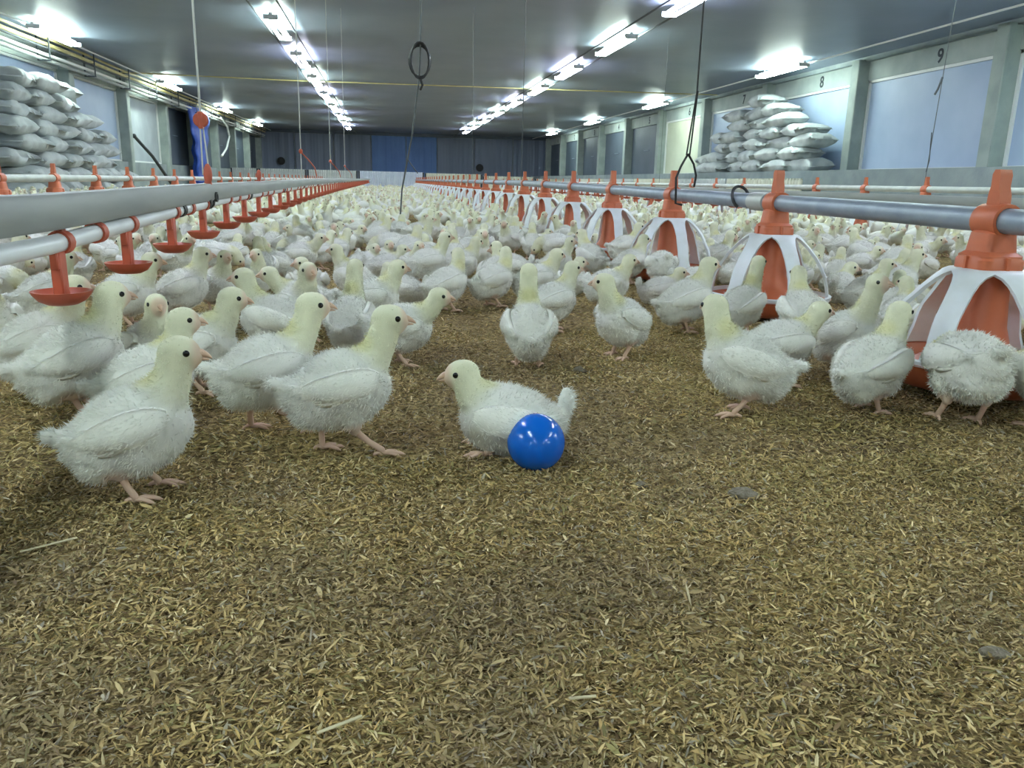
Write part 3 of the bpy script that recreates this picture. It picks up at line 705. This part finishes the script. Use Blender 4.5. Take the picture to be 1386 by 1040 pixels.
    fwdf = (pc-Hn) @ fwd_h; dhh = np.linalg.norm(pc-Hn, axis=1)
    li = (pc-np.array(list(piv+Vector((0, 0, P['dz'])))) ) @ np.array(Rp)+np.array(list(piv))
    inw = (np.abs(li[:, 1]) > .028) & (li[:, 0] > -.045) & (li[:, 0] < .044) & (li[:, 2] > .074) & (li[:, 2] < .110)
    ok = ~inw & (dk > .012) & ~((dhh < .03) & (fwdf > .012)) & (pc[:, 2] > .012)
    pc, pn, pcl, dhh = pc[ok], pn[ok], pcl[ok], dhh[ok]; n = len(pc)
    ln = (.0020+.0042*sstep(dhh, .018, .055))*r_.uniform(.6, 1.4, n)
    flow = np.tile(np.array([-.75, 0, -.25]), (n, 1)); hd = (1-sstep(dhh, .02, .05))[:, None]
    flow = flow*(1-hd)+np.array([-.3, 0, -.7])*hd
    d = pn*.5+flow*.8+r_.normal(0, .38, (n, 3)); d /= np.linalg.norm(d, axis=1)[:, None]
    sd = np.cross(d, pn+r_.normal(0, .3, (n, 3))); sd /= np.linalg.norm(sd, axis=1)[:, None]+1e-9
    wv = (.00055+.0003*r_.random(n))[:, None]
    fv = np.stack([pc-sd*wv-pn*.0006, pc+sd*wv-pn*.0006, pc+d*ln[:, None]], 1).reshape(-1, 3)
    fcol = np.repeat(pcl*1.03, 3, 0)
    # assemble
    V = [co, np.array(lg.v, np.float32), fv.astype(np.float32)]
    o1 = len(co); o2 = o1+len(lg.v)
    loops = [lv]; tot = [lt]
    lf = [i+o1 for f in lg.f for i in f]; loops.append(np.array(lf, np.int32)); tot.append(np.array([len(f) for f in lg.f], np.int32))
    loops.append(np.arange(len(fv), dtype=np.int32)+o2); tot.append(np.full(n, 3, np.int32))
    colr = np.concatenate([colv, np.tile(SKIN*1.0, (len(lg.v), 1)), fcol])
    V = np.concatenate(V); loops = np.concatenate(loops); tot = np.concatenate(tot)
    out = D.meshes.new('broiler_chick'); out.vertices.add(len(V)); out.vertices.foreach_set('co', V.ravel().astype(np.float32))
    out.loops.add(len(loops)); out.loops.foreach_set('vertex_index', loops.astype(np.int32))
    st = np.concatenate([[0], np.cumsum(tot)[:-1]]).astype(np.int32); out.polygons.add(len(tot)); out.polygons.foreach_set('loop_start', st); out.polygons.foreach_set('loop_total', tot.astype(np.int32))
    out.polygons.foreach_set('use_smooth', np.ones(len(tot), bool)); out.update(calc_edges=True)
    ca = out.color_attributes.new('tint', 'FLOAT_COLOR', 'POINT'); ca.data.foreach_set('color', np.concatenate([colr, np.ones((len(V), 1))], 1).astype(np.float32).ravel())
    out.materials.append(M['down'])
    # wing, beak, eyes
    parts = {}
    for sgn in (1, -1):
        w = MB()
        def wy(x, z):   # outer surface of the trunk plus a little
            return sgn*(.0500-6.3*(x-.004)**2-6.5*(z-.085)**2)*wid
        nx_, nz_ = 18, 10; base = 0
        for lay in (0, 1):
            for i in range(nx_+1):
                u = i/nx_; x = .046-.108*u
                hh = .0205*(math.sin(pi*min(.985, max(.012, u))**.78))**.62*(1-.18*u); top = .0945-.004*u+hh; h_ = 2*hh*(1-.12*u)+.001
                sc = .0020*abs(math.sin(u*20)) if u > .3 else 0
                for j in range(nz_+1):
                    t = j/nz_; z = top-(h_+sc)*t
                    e = (math.sin(pi*min(.98, max(.02, u)))*math.sin(pi*min(.97, max(.03, t))))**.5
                    y = wy(x, z)+sgn*((.0068*e+.0026+.0036*t*e) if lay == 0 else -.005)
                    w.v.append(tuple(T((x, y, z))))
        W1 = nz_+1; O2 = (nx_+1)*W1
        for lay in (0, 1):
            for i in range(nx_):
                for j in range(nz_):
                    a = lay*O2+i*W1+j; f = (a, a+1, a+W1+1, a+W1); w.f.append(f if (lay == 0) == (sgn > 0) else f[::-1]); w.m.append(0)
        for i in range(nx_):
            for j in (0, nz_): a = i*W1+j; w.f.append((a, a+W1, O2+a+W1, O2+a)); w.m.append(0)
        for j in range(nz_):
            for i in (0, nx_): a = i*W1+j; w.f.append((a, O2+a, O2+a+1, a+1)); w.m.append(0)
        # flight feathers, folded, tips towards the tail
        for k in range(6):
            x0, z0 = .006-.007*k, .082+.0035*k; x1, z1 = -.040-.0065*k, .074+.0048*k
            for tt in (0,):
                pts = []
                for s_ in range(6):
                    q = s_/5; x = x0+(x1-x0)*q; z = z0+(z1-z0)*q-.004*math.sin(pi*q); pts.append(T((x, wy(x, z)+sgn*(.0035-.0004*k), z)))
                bb = len(w.v); upv = Vector((0, 0, 1))
                for s_, p in enumerate(pts):
                    hw_ = [.002, .0042, .0048, .0046, .0036, .0008][s_]
                    w.v += [tuple(p+upv*hw_), tuple(p+Vector((0, sgn*.0016, 0))), tuple(p-upv*hw_), tuple(p-Vector((0, sgn*.0012, 0)))]
                for s_ in range(5):
                    for j in range(4): a = bb+s_*4+j; c2 = bb+s_*4+(j+1) % 4; w.f.append((a, c2, c2+4, a+4)); w.m.append(0)
        # wing fuzz
        bm_pts = np.array(w.v[:O2]); q = r_.integers(0, O2, 900); pf = bm_pts[q]
        dd = np.tile(np.array([-.8, sgn*.38, -.3]), (900, 1))+r_.normal(0, .25, (900, 3)); dd /= np.linalg.norm(dd, axis=1)[:, None]
        s2 = np.cross(dd, np.array([0, sgn, 0])+r_.normal(0, .3, (900, 3))); s2 /= np.linalg.norm(s2, axis=1)[:, None]
        jit = r_.normal(0, .0018, (900, 3)); jit[:, 1] = 0; pf = pf+jit; lw = r_.uniform(.003, .007, (900, 1))
        for a_, b2, c_ in zip((pf-s2*.0006).tolist(), (pf+s2*.0006).tolist(), (pf+dd*lw).tolist()):
            k0 = len(w.v); w.v += [a_, b2, c_]; w.f.append((k0, k0+1, k0+2)); w.m.append(0)
        wm = w.mesh('wing', M['down'], True); wc = np.array(w.v); t2 = np.tile(WHITE*1.10, (len(wc), 1))
        nv = np.array([noise.noise(Vector(p)*60) for p in w.v])[:, None]; t2 = t2*(1+.09*nv)
        fl_ = sstep(wc[:, 2]*-1+.085+P['dz'], 0, .02)[:, None]; t2 = t2*(1-.22*fl_)+np.array([.74, .70, .55])*.22*fl_
        c3 = wm.color_attributes.new('tint', 'FLOAT_COLOR', 'POINT'); c3.data.foreach_set('color', np.concatenate([t2, np.ones((len(t2), 1))], 1).astype(np.float32).ravel())
        parts['wing%d' % sgn] = wm
        e_ = MB(); e_.ell(H+Rh @ Vector((.0090, sgn*.0165, .0030)), (.0039, .0024, .0039), Rh, 12, 8); parts['eye%d' % sgn] = e_.mesh('eye', M['eye'], True)
    bk = MB()
    up_ = [(.017, 0, .0015, .0062, .0050), (.024, 0, .0010, .0048, .0042), (.030, 0, -.001, .0032, .0030), (.0345, 0, -.0035, .0014, .0016), (.0360, 0, -.0050, .0003, .0004)]
    lo_ = [(.017, 0, -.0055, .0050, .0028), (.024, 0, -.0055, .0036, .0020), (.030, 0, -.0058, .0020, .0012), (.0325, 0, -.006, .0004, .0004)]
    for prof in (up_, lo_):
        bb = len(bk.v)
        for x, y, z, a, c in prof:
            for j in range(10):
                q = 2*pi*j/10; bk.v.append(tuple(H+Rh @ Vector((.0195+(x-.017)*.82, y+a*math.cos(q), z+c*math.sin(q)))))
        for i in range(len(prof)-1):
            for j in range(10): bk.f.append((bb+i*10+j, bb+i*10+(j+1) % 10, bb+(i+1)*10+(j+1) % 10, bb+(i+1)*10+j)); bk.m.append(0)
    for sgn in (1, -1): bk.ell(H+Rh @ Vector((.0250, sgn*.0040, .0030)), (.0011, .0008, .0007), Rh, 6, 4)
    parts['beak'] = bk.mesh('beak', M['beak'], True)
    return out, parts

CH = {}
for i, pn in enumerate(POSES): CH[pn] = build_chick(pn, 40+i)

def join_low(pn):
    """a light single mesh of a pose for the crowd too far away to show parts"""
    me, parts = CH[pn]
    return me, parts
def chick(x, y, th, pose, s, label, group, parts=True):
    me, pt = CH[pose]
    o = link('broiler_chick', me, None, (x, y, gh(x, y)+.002), math.radians(th)); o.scale = (s, s, s)
    if parts:
        for k in ('wing1', 'wing-1'): link('wing', pt[k], o)
        for k in ('eye1', 'eye-1'): link('eye', pt[k], o)
        link('beak', pt['beak'], o)
    tag(o, label, 'chick', group)
    return o
LIST = [
    (-0.283, 0.922, 6, 'stand', 1.00, 'large white chick standing at the far left front with its whole side to the camera'),
    (-0.056, 1.031, 6, 'walk', 1.00, 'white chick in mid-stride towards the blue ball, one foot stretched forward'),
    (-0.161, 1.129, 12, 'walk', 1.00, 'white chick walking just behind the mid-stride chick, leg hidden by its tail'),
    (-0.459, 1.257, 30, 'stand', 1.07, 'pale chick with raised neck standing behind the large chick at far left'),
    (-0.560, 1.400, 10, 'stand', 1.05, 'chick at the left edge holding its beak up to the nearest drinker cup'),
    (-0.331, 1.158, 12, 'stand', 0.95, 'chick directly behind the large far left chick, only its head and back showing'),
    (-0.309, 1.361, -10, 'look', 1.00, 'chick with yellowish neck standing between two walking chicks on the left'),
    (0.159, 1.030, 176, 'sit', 1.00, 'chick sitting on the litter right behind the blue ball, facing left'),
    (0.280, 1.543, 84, 'tall', 0.94, 'chick seen straight from behind between the sitting chick and the beak-to-beak pair'),
    (0.503, 1.654, 215, 'turn_r', 1.00, 'chick on the right of the beak-to-beak pair, facing left'),
    (0.428, 2.015, 10, 'stand', 0.98, 'chick on the left of the beak-to-beak pair, facing right'),
    (0.465, 2.439, 0, 'look', 1.00, 'chick standing just behind the left one of the beak-to-beak pair'),
    (0.578, 1.205, 168, 'turn_r', 1.06, 'fluffy chick striding left across the open litter right of centre'),
    (0.824, 1.223, 22, 'stand', 1.02, 'chick facing right in front of the nearest white feeder grill'),
    (0.953, 1.159, 78, 'peck', 1.14, 'plump chick with tail to the camera feeding with its head in the nearest pan'),
    (1.080, 1.115, 100, 'peck', 1.00, 'chick half out of frame at right edge feeding behind the nearest pan'),
    (0.924, 1.472, -60, 'tall', 0.98, 'chick with face turned straight to the camera left of the nearest feeder'),
    (0.748, 1.405, 5, 'reach', 0.98, 'chick with its wing side showing in front of the camera-facing chick'),
    (0.965, 1.733, 80, 'stand', 0.98, 'chick seen from behind beside the second nearest feeder'),
    (0.759, 1.932, 8, 'stand', 1.03, 'chick standing in profile on open litter before the third nearest feeder'),
    (0.882, 1.868, 30, 'tall', 0.92, 'chick with stretched yellowish neck in front of the second nearest feeder'),
    (0.978, 2.764, 85, 'peck', 1.00, 'chick seen from behind feeding at the third nearest feeder'),
    (0.899, 2.882, 12, 'stand', 0.98, 'chick looking right just left of the third nearest feeder'),
    (0.031, 1.581, -8, 'reach', 0.95, 'chick stretching its neck forward to the right on open litter left of centre'),
    (-0.076, 1.695, 75, 'tall', 0.92, 'chick with upright yellow neck turned away from the camera behind the mid-stride chick'),
    (-0.030, 2.006, -12, 'look', 1.00, 'chick looking right behind the neck-stretching chick'),
    (0.326, 2.419, 20, 'turn_l', 0.98, 'chick showing its breast on the open litter at centre'),
    (0.147, 2.773, 8, 'walk', 0.98, 'tall chick looking right left of the bare centre strip'),
    (-0.226, 1.633, 175, 'stand', 0.98, 'chick facing left behind the yellowish-necked chick'),
    (-0.195, 1.866, -60, 'stand', 1.00, 'chick facing the camera in the left middle group'),
    (-0.205, 2.009, 185, 'reach', 0.95, 'chick facing left beside the camera-facing chick of the left group'),
    (-0.614, 2.041, -12, 'look', 1.02, 'chick looking right beneath the second drinker cup'),
    (-0.516, 2.162, 15, 'stand', 1.00, 'tall chick behind the chick beneath the second drinker cup'),
    (-0.456, 2.284, -50, 'stand', 0.92, 'chick turned half to the camera right of the tall drinker chick'),
    (-0.389, 1.390, -60, 'stand', 0.90, 'small chick facing the camera behind the two nearest left chicks'),
    (-0.101, 2.509, 170, 'stand', 0.95, 'chick resting its head low in the left middle crowd, facing left'),
    (0.263, 3.096, 95, 'stand', 1.00, 'chick seen from behind just left of the bare centre strip'),
    (-0.030, 3.429, 10, 'sit_turn', 1.00, 'chick sitting in the left middle gap with its head turned'),
    (0.179, 2.359, 30, 'turn_l', 1.00, 'round-backed chick standing behind the neck-stretching chick'),
    (0.474, 3.042, 185, 'sit', 1.00, 'small resting chick in the bare centre strip'),
]
placed = []
for x, y, th, pz_, s, lab in LIST:
    chick(x, y, th, pz_, s, lab, 'broiler chicks near the camera'); placed.append((x, y, .10))
placed.append((BALL[0], BALL[1], .09))
obst = [(1.10, 1.33+.85*k) for k in range(33)]+[(-2.05, 4.05+.755*k) for k in range(33)]+[(3.95, 2.4+.78*k) for k in range(33)]
cand = []
y = 1.75
while y < 29.7:
    sp = .165 if y < 6 else (.19 if y < 12 else .26)
    xa, xb = max(-4.4, -.66*y-.1), min(6.4, 1.05*y+.3)
    x = xa
    while x < xb:
        px, py = x+random.uniform(-.45, .45)*sp, y+random.uniform(-.45, .45)*sp
        x += sp
        if px < -.66 and py < 2.9: p_ = .35
        elif px < -.4 and py < 2.3: p_ = 0
        elif px < .75 and py < 2.3: p_ = 0
        elif px < .75 and py < 3.0: p_ = .45
        elif 1.1 < px and py < 2.0: p_ = .9
        elif .25 < px < .75 and py < 4.1: p_ = .25
        elif py < 4.2: p_ = .80
        else: p_ = .93
        if .75 < px < 1.12 and py < 2.3: p_ = 0
        if random.random() > p_: continue
        if abs(px+.5) < .05 and False: continue
        cand.append((px, py))
    y += sp*.92
fine = []
grid = {}
def near_ok(px, py, dmin):
    gx_, gy_ = int(px//.3), int(py//.3)
    for a in (-1, 0, 1):
        for b2 in (-1, 0, 1):
            for (qx, qy) in grid.get((gx_+a, gy_+b2), ()):
                if (qx-px)**2+(qy-py)**2 < dmin*dmin: return False
    return True
for x, y, r0 in placed: grid.setdefault((int(x//.3), int(y//.3)), []).append((x, y))
for px, py in cand:
    if any((px-a)**2+(py-b2)**2 < .23**2 for a, b2 in obst if abs(py-b2) < .25): continue
    if py > 12 and (px < -4.5 or px > 6.6): continue
    if px < -4.2 and py > 11: continue
    if not near_ok(px, py, .14 if py < 6 else .13): continue
    grid.setdefault((int(px//.3), int(py//.3)), []).append((px, py)); fine.append((px, py))
fine.sort(key=lambda p: (p[0]*.154+p[1]*.957))
pool = ['stand']*4+['look']*4+['walk']*2+['tall']*1+['turn_l']*2+['turn_r']*2+['peck']*2+['sit']*5+['sit_turn']*4+['reach']*3
n_ind = 0; crowd = []; todo = []
for px, py in fine:
    pose = random.choice(pool); th = random.uniform(0, 360); s = random.uniform(.86, 1.04)
    if random.random() < .35: th = random.gauss(10, 30)
    if n_ind < 300-len(LIST) and frustum(px, py, .08, 25):
        n_ind += 1; t = (th+9) % 360
        face = 'facing right' if (t < 50 or t > 310) else 'turned away' if t < 130 else 'facing left' if t < 230 else 'facing us'
        act = 'resting' if 'sit' in pose else 'pecking' if pose == 'peck' else 'standing'
        f_ = ordn[max(0, int(round((py-1.33)/.85)))]+' feeder'
        if px > 2.75: zone = 'far right of the '+f_
        elif px > 1.6: zone = 'well right of the '+f_
        elif px > 1.1: zone = 'just right of the '+f_
        elif px > .65: zone = 'just left of the '+f_
        elif px > .1: zone = 'mid-aisle, opposite the '+f_
        elif px > -.5: zone = 'left of mid-aisle, opposite the '+f_
        else: zone = 'left of drinker line, opposite the '+f_
        zg = 'right of the aisle feeders' if px > 1.1 else 'left of the drinker line' if px < -.5 else 'in the aisle'
        todo.append((px, py, th, pose, s, act+' chick '+face+', '+zone, zg))
    elif frustum(px, py, .08, 500): crowd.append((px, py, math.radians(th), pose, s))

cnt = {}
for t in todo: cnt.setdefault(t[5], []).append(t)
small = ['nearest', 'second', 'third', 'fourth', 'fifth', 'sixth', 'seventh', 'eighth']
nums = ['', '', 'two', 'three', 'four', 'five', 'six', 'seven', 'eight', 'nine', 'ten']
for w, L_ in cnt.items():
    for i, (px, py, th, pose, s, w, zg) in enumerate(L_):     # already sorted from near to far
        if len(L_) > 1: w = w+', '+('farther of two' if (len(L_) == 2 and i) else 'nearer of two' if len(L_) == 2 else 'farthest of '+nums[len(L_)] if i == len(L_)-1 else small[i]+' of '+nums[len(L_)])
        chick(px, py, th, pose, s, w, 'flock chicks '+zg, parts=True)

# the uncountable rest of the flock
low = {}
for pn in ('stand', 'look', 'tall', 'turn_l', 'turn_r', 'sit', 'reach', 'walk', 'sit_turn', 'peck'):
    me, pt = CH[pn]
    co = arrs(me); nb_ = len(co)
    # body surface only: rebuild at a coarse voxel from the posed mesh
    bmm = bmesh.new(); bmm.from_mesh(me); ly = bmm.verts.layers.float_color.get('tint')
    tri3 = [f for f in bmm.faces if len(f.verts) == 3]; bmesh.ops.delete(bmm, geom=[v for v in bmm.verts if all(len(f.verts) == 3 for f in v.link_faces)], context='VERTS')
    tm = D.meshes.new('t'); bmm.to_mesh(tm); bmm.free()
    src = arrs(tm); ta = np.empty(len(tm.vertices)*4, np.float32); tm.color_attributes['tint'].data.foreach_get('color', ta); ta = ta.reshape(-1, 4)[:, :3]
    lm = decim(tm, 195/max(1, len(tm.polygons)*2))
    lc = arrs(lm); lm.calc_loop_triangles(); tr = np.empty(len(lm.loop_triangles)*3, np.int32); lm.loop_triangles.foreach_get('vertices', tr); tr = tr.reshape(-1, 3)
    idx = np.array([np.argmin(((src-p)**2).sum(1)) for p in lc]); lcol = ta[idx]
    ev = []; ef = []
    for k in ('eye1', 'eye-1'):
        e = arrs(pt[k]); c = e.mean(0); r0 = .0042; o0 = len(lc)+len(ev)
        ev += [c+np.array(v_)*r0 for v_ in ((1, 0, 0), (-1, 0, 0), (0, 1, 0), (0, -1, 0), (0, 0, 1), (0, 0, -1))]
        ef += [[o0+i for i in f] for f in ((0, 2, 4), (2, 1, 4), (1, 3, 4), (3, 0, 4), (2, 0, 5), (1, 2, 5), (3, 1, 5), (0, 3, 5))]
    bkc = arrs(pt['beak']); c0 = bkc[:10].mean(0); c1 = bkc[48]; o0 = len(lc)+len(ev)
    ev += [c0+np.array((0, .005, 0)), c0+np.array((0, -.005, 0)), c0+np.array((0, 0, .005)), c0+np.array((0, 0, -.005)), c1]
    ef += [[o0, o0+2, o0+4], [o0+2, o0+1, o0+4], [o0+1, o0+3, o0+4], [o0+3, o0, o0+4]]
    low[pn] = (np.concatenate([lc, np.array(ev)]), np.concatenate([tr, np.array(ef)]), np.concatenate([lcol, np.tile([.01, .01, .012], (12, 1)), np.tile([.6, .4, .28], (5, 1))]))
def scatter_mesh(name, items, mat_):
    V, T_, C_ = [], [], []; off = 0
    for v, t, c in items: V.append(v); T_.append(t+off); C_.append(c); off += len(v)
    V = np.concatenate(V); T_ = np.concatenate(T_); C_ = np.concatenate(C_)
    me = D.meshes.new(name); me.vertices.add(len(V)); me.vertices.foreach_set('co', V.astype(np.float32).ravel())
    me.loops.add(T_.size); me.loops.foreach_set('vertex_index', T_.astype(np.int32).ravel())
    me.polygons.add(len(T_)); me.polygons.foreach_set('loop_start', np.arange(0, T_.size, 3, dtype=np.int32)); me.polygons.foreach_set('loop_total', np.full(len(T_), 3, np.int32))
    me.update(calc_edges=True)
    ca = me.color_attributes.new('tint', 'FLOAT_COLOR', 'POINT'); ca.data.foreach_set('color', np.concatenate([C_, np.ones((len(C_), 1))], 1).astype(np.float32).ravel())
    me.materials.append(mat_); return me
items = []
for px, py, th, pose, s in crowd:
    v, t, c = low[pose]; ca_, sa = math.cos(th), math.sin(th)
    w = np.stack([(v[:, 0]*ca_-v[:, 1]*sa)*s+px, (v[:, 0]*sa+v[:, 1]*ca_)*s+py, v[:, 2]*s+gh(px, py)+.002], 1); items.append((w, t, c*random.uniform(.9, 1.0)))
me = scatter_mesh('chick_flock', items, M['down_crowd']); me.polygons.foreach_set('use_smooth', np.ones(len(me.polygons), bool))
tag(link('chick_flock', me), 'dense flock of small white chicks filling the distance up to the far fence', 'chicks', kind='stuff')
print('CROWD', len(crowd), 'IND', n_ind, 'tris', len(me.polygons))

# ---------------------------------------------------------------- husk litter
def flakes(n, xr, yr, sz, seed):
    g = np.random.default_rng(seed)
    x = g.uniform(*xr, n); y = g.uniform(*yr, n)
    # keep what a camera here or a step aside can see
    zc = x*Rm[0][2]+y*Rm[1][2]-CAM_H*Rm[2][2]; xc = x*Rm[0][0]+y*Rm[1][0]-CAM_H*Rm[2][0]
    k = np.abs(xc) < zc*.64+.18; x, y = x[k], y[k]; n = len(x)
    L_ = sz*g.lognormal(0, .28, n)*.5; w = L_*g.uniform(.13, .27, n); th = g.uniform(0, 2*pi, n); tl = g.normal(0, .36, n); rl = g.normal(0, .55, n)
    long_ = g.random(n) < .012; L_ = np.where(long_, L_*2.4, L_); w = np.where(long_, w*.7, w)
    z = ghn(x, y)+g.random(n)**1.3*.006+np.abs(np.sin(tl))*L_*.6
    base = np.array([[-1, 0, 0], [-.35, 1, .35], [.45, .85, .3], [1, 0, 0], [.45, -.85, .3], [-.35, -1, .35], [0, 0, -.25]])
    P = np.empty((n, 7, 3)); 
    a = base[None, :, 0]*L_[:, None]; b_ = base[None, :, 1]*w[:, None]; c = base[None, :, 2]*w[:, None]*1.3
    b2 = b_*np.cos(rl)[:, None]-c*np.sin(rl)[:, None]; c2 = b_*np.sin(rl)[:, None]+c*np.cos(rl)[:, None]
    a3 = a*np.cos(tl)[:, None]-c2*np.sin(tl)[:, None]; c3 = a*np.sin(tl)[:, None]+c2*np.cos(tl)[:, None]
    P[:, :, 0] = a3*np.cos(th)[:, None]-b2*np.sin(th)[:, None]+x[:, None]; P[:, :, 1] = a3*np.sin(th)[:, None]+b2*np.cos(th)[:, None]+y[:, None]; P[:, :, 2] = c3+z[:, None]
    F = np.array([[0, 6, 1], [1, 6, 2], [2, 6, 3], [3, 6, 4], [4, 6, 5], [5, 6, 0]])
    T_ = (F[None]+np.arange(n)[:, None, None]*7).reshape(-1, 3)
    pal = np.array([1.30, 1.22, 1.14])*np.array([[.42, .33, .16], [.52, .43, .23], [.34, .27, .12], [.30, .28, .13], [.21, .15, .08], [.62, .55, .35], [.36, .34, .27], [.45, .34, .15]])
    pr = np.array([.24, .18, .16, .12, .09, .07, .06, .08]); ci = g.choice(8, n, p=pr/pr.sum()); col = pal[ci]*g.uniform(.58, 1.24, (n, 1))
    pt = np.array([noise.noise(Vector((a_*2.3, b__*2.3, 5)))+.6*noise.noise(Vector((a_*7, b__*7, 9))) for a_, b__ in zip(x.tolist(), y.tolist())])
    q = sstep(pt, -.05, .5)[:, None]; col = col*(1-q*.42)+np.array([.25, .20, .15])*q*.42
    q = sstep(-pt, .1, .55)[:, None]; col = col*(1-q*.25)+np.array([.44, .37, .14])*q*.25
    return P.reshape(-1, 3), T_, np.repeat(col, 7, 0)
its = [flakes(175000, (-.7, 1.2), (.38, 1.0), .0070, 1), flakes(135000, (-1.1, 2.0), (1.0, 2.0), .0082, 2), flakes(48000, (-2.0, 3.4), (2.0, 3.6), .011, 3)]
me = scatter_mesh('husk_litter', its, M['husk'])
tag(link('husk_litter', me), 'loose golden brown husk litter covering the shed floor', 'litter', kind='stuff')
print('HUSK', len(me.polygons))

# lumps of trodden litter
for k, (x, y, s, w) in enumerate([(.433, .862, .020, 'greyish lump of caked litter on the open floor right of the ball'), (.312, .896, .010, 'small brown clod just right of the ball'),
                                  (.378, 1.499, .016, 'flat grey clod behind the ball near the chick seen from behind'), (.477, .499, .011, 'dark brown clod near the bottom right corner')]):
    v = MB(); rd = random.Random(k); v.ell((0, 0, 0), (s, s*.7, s*.4), seg=20, ring=12)
    v.v = [tuple(Vector(p)*(1+.5*noise.noise(Vector(p)*90+Vector((k*7, 0, 0))))) for p in v.v]
    o = v.obj('litter_clod', M['clod'] if 'clod' in M else M.setdefault('clod', mat('clod', (.17, .14, .10), .95, col2=(.28, .25, .19), scale=90, bump=.6, bscale=200)), loc=(x, y, gh(x, y)+.004), rz=k)
    tag(o, w, 'clod')
# pale wood slivers
for k, (x, y, l, th, w) in enumerate([(-.035, .475, .032, .35, 'long pale wood sliver in the left foreground litter'), (.135, .485, .020, -.1, 'short pale wood sliver in the bottom middle litter'), (-.33, .78, .05, .5, 'long thin straw in the litter at lower left')]):
    v = MB(); v.box(-l/2, l/2, -.0015, .0015, -.0006, .0006, bev=.0004); v.v = [(a, b2+.002*math.sin(a*60), c) for a, b2, c in v.v]
    o = v.obj('wood_sliver', M.setdefault('sliver', mat('sliver', (.55, .48, .30), .7)), loc=(x, y, gh(x, y)+.010), rz=th)
    tag(o, w, 'sliver')
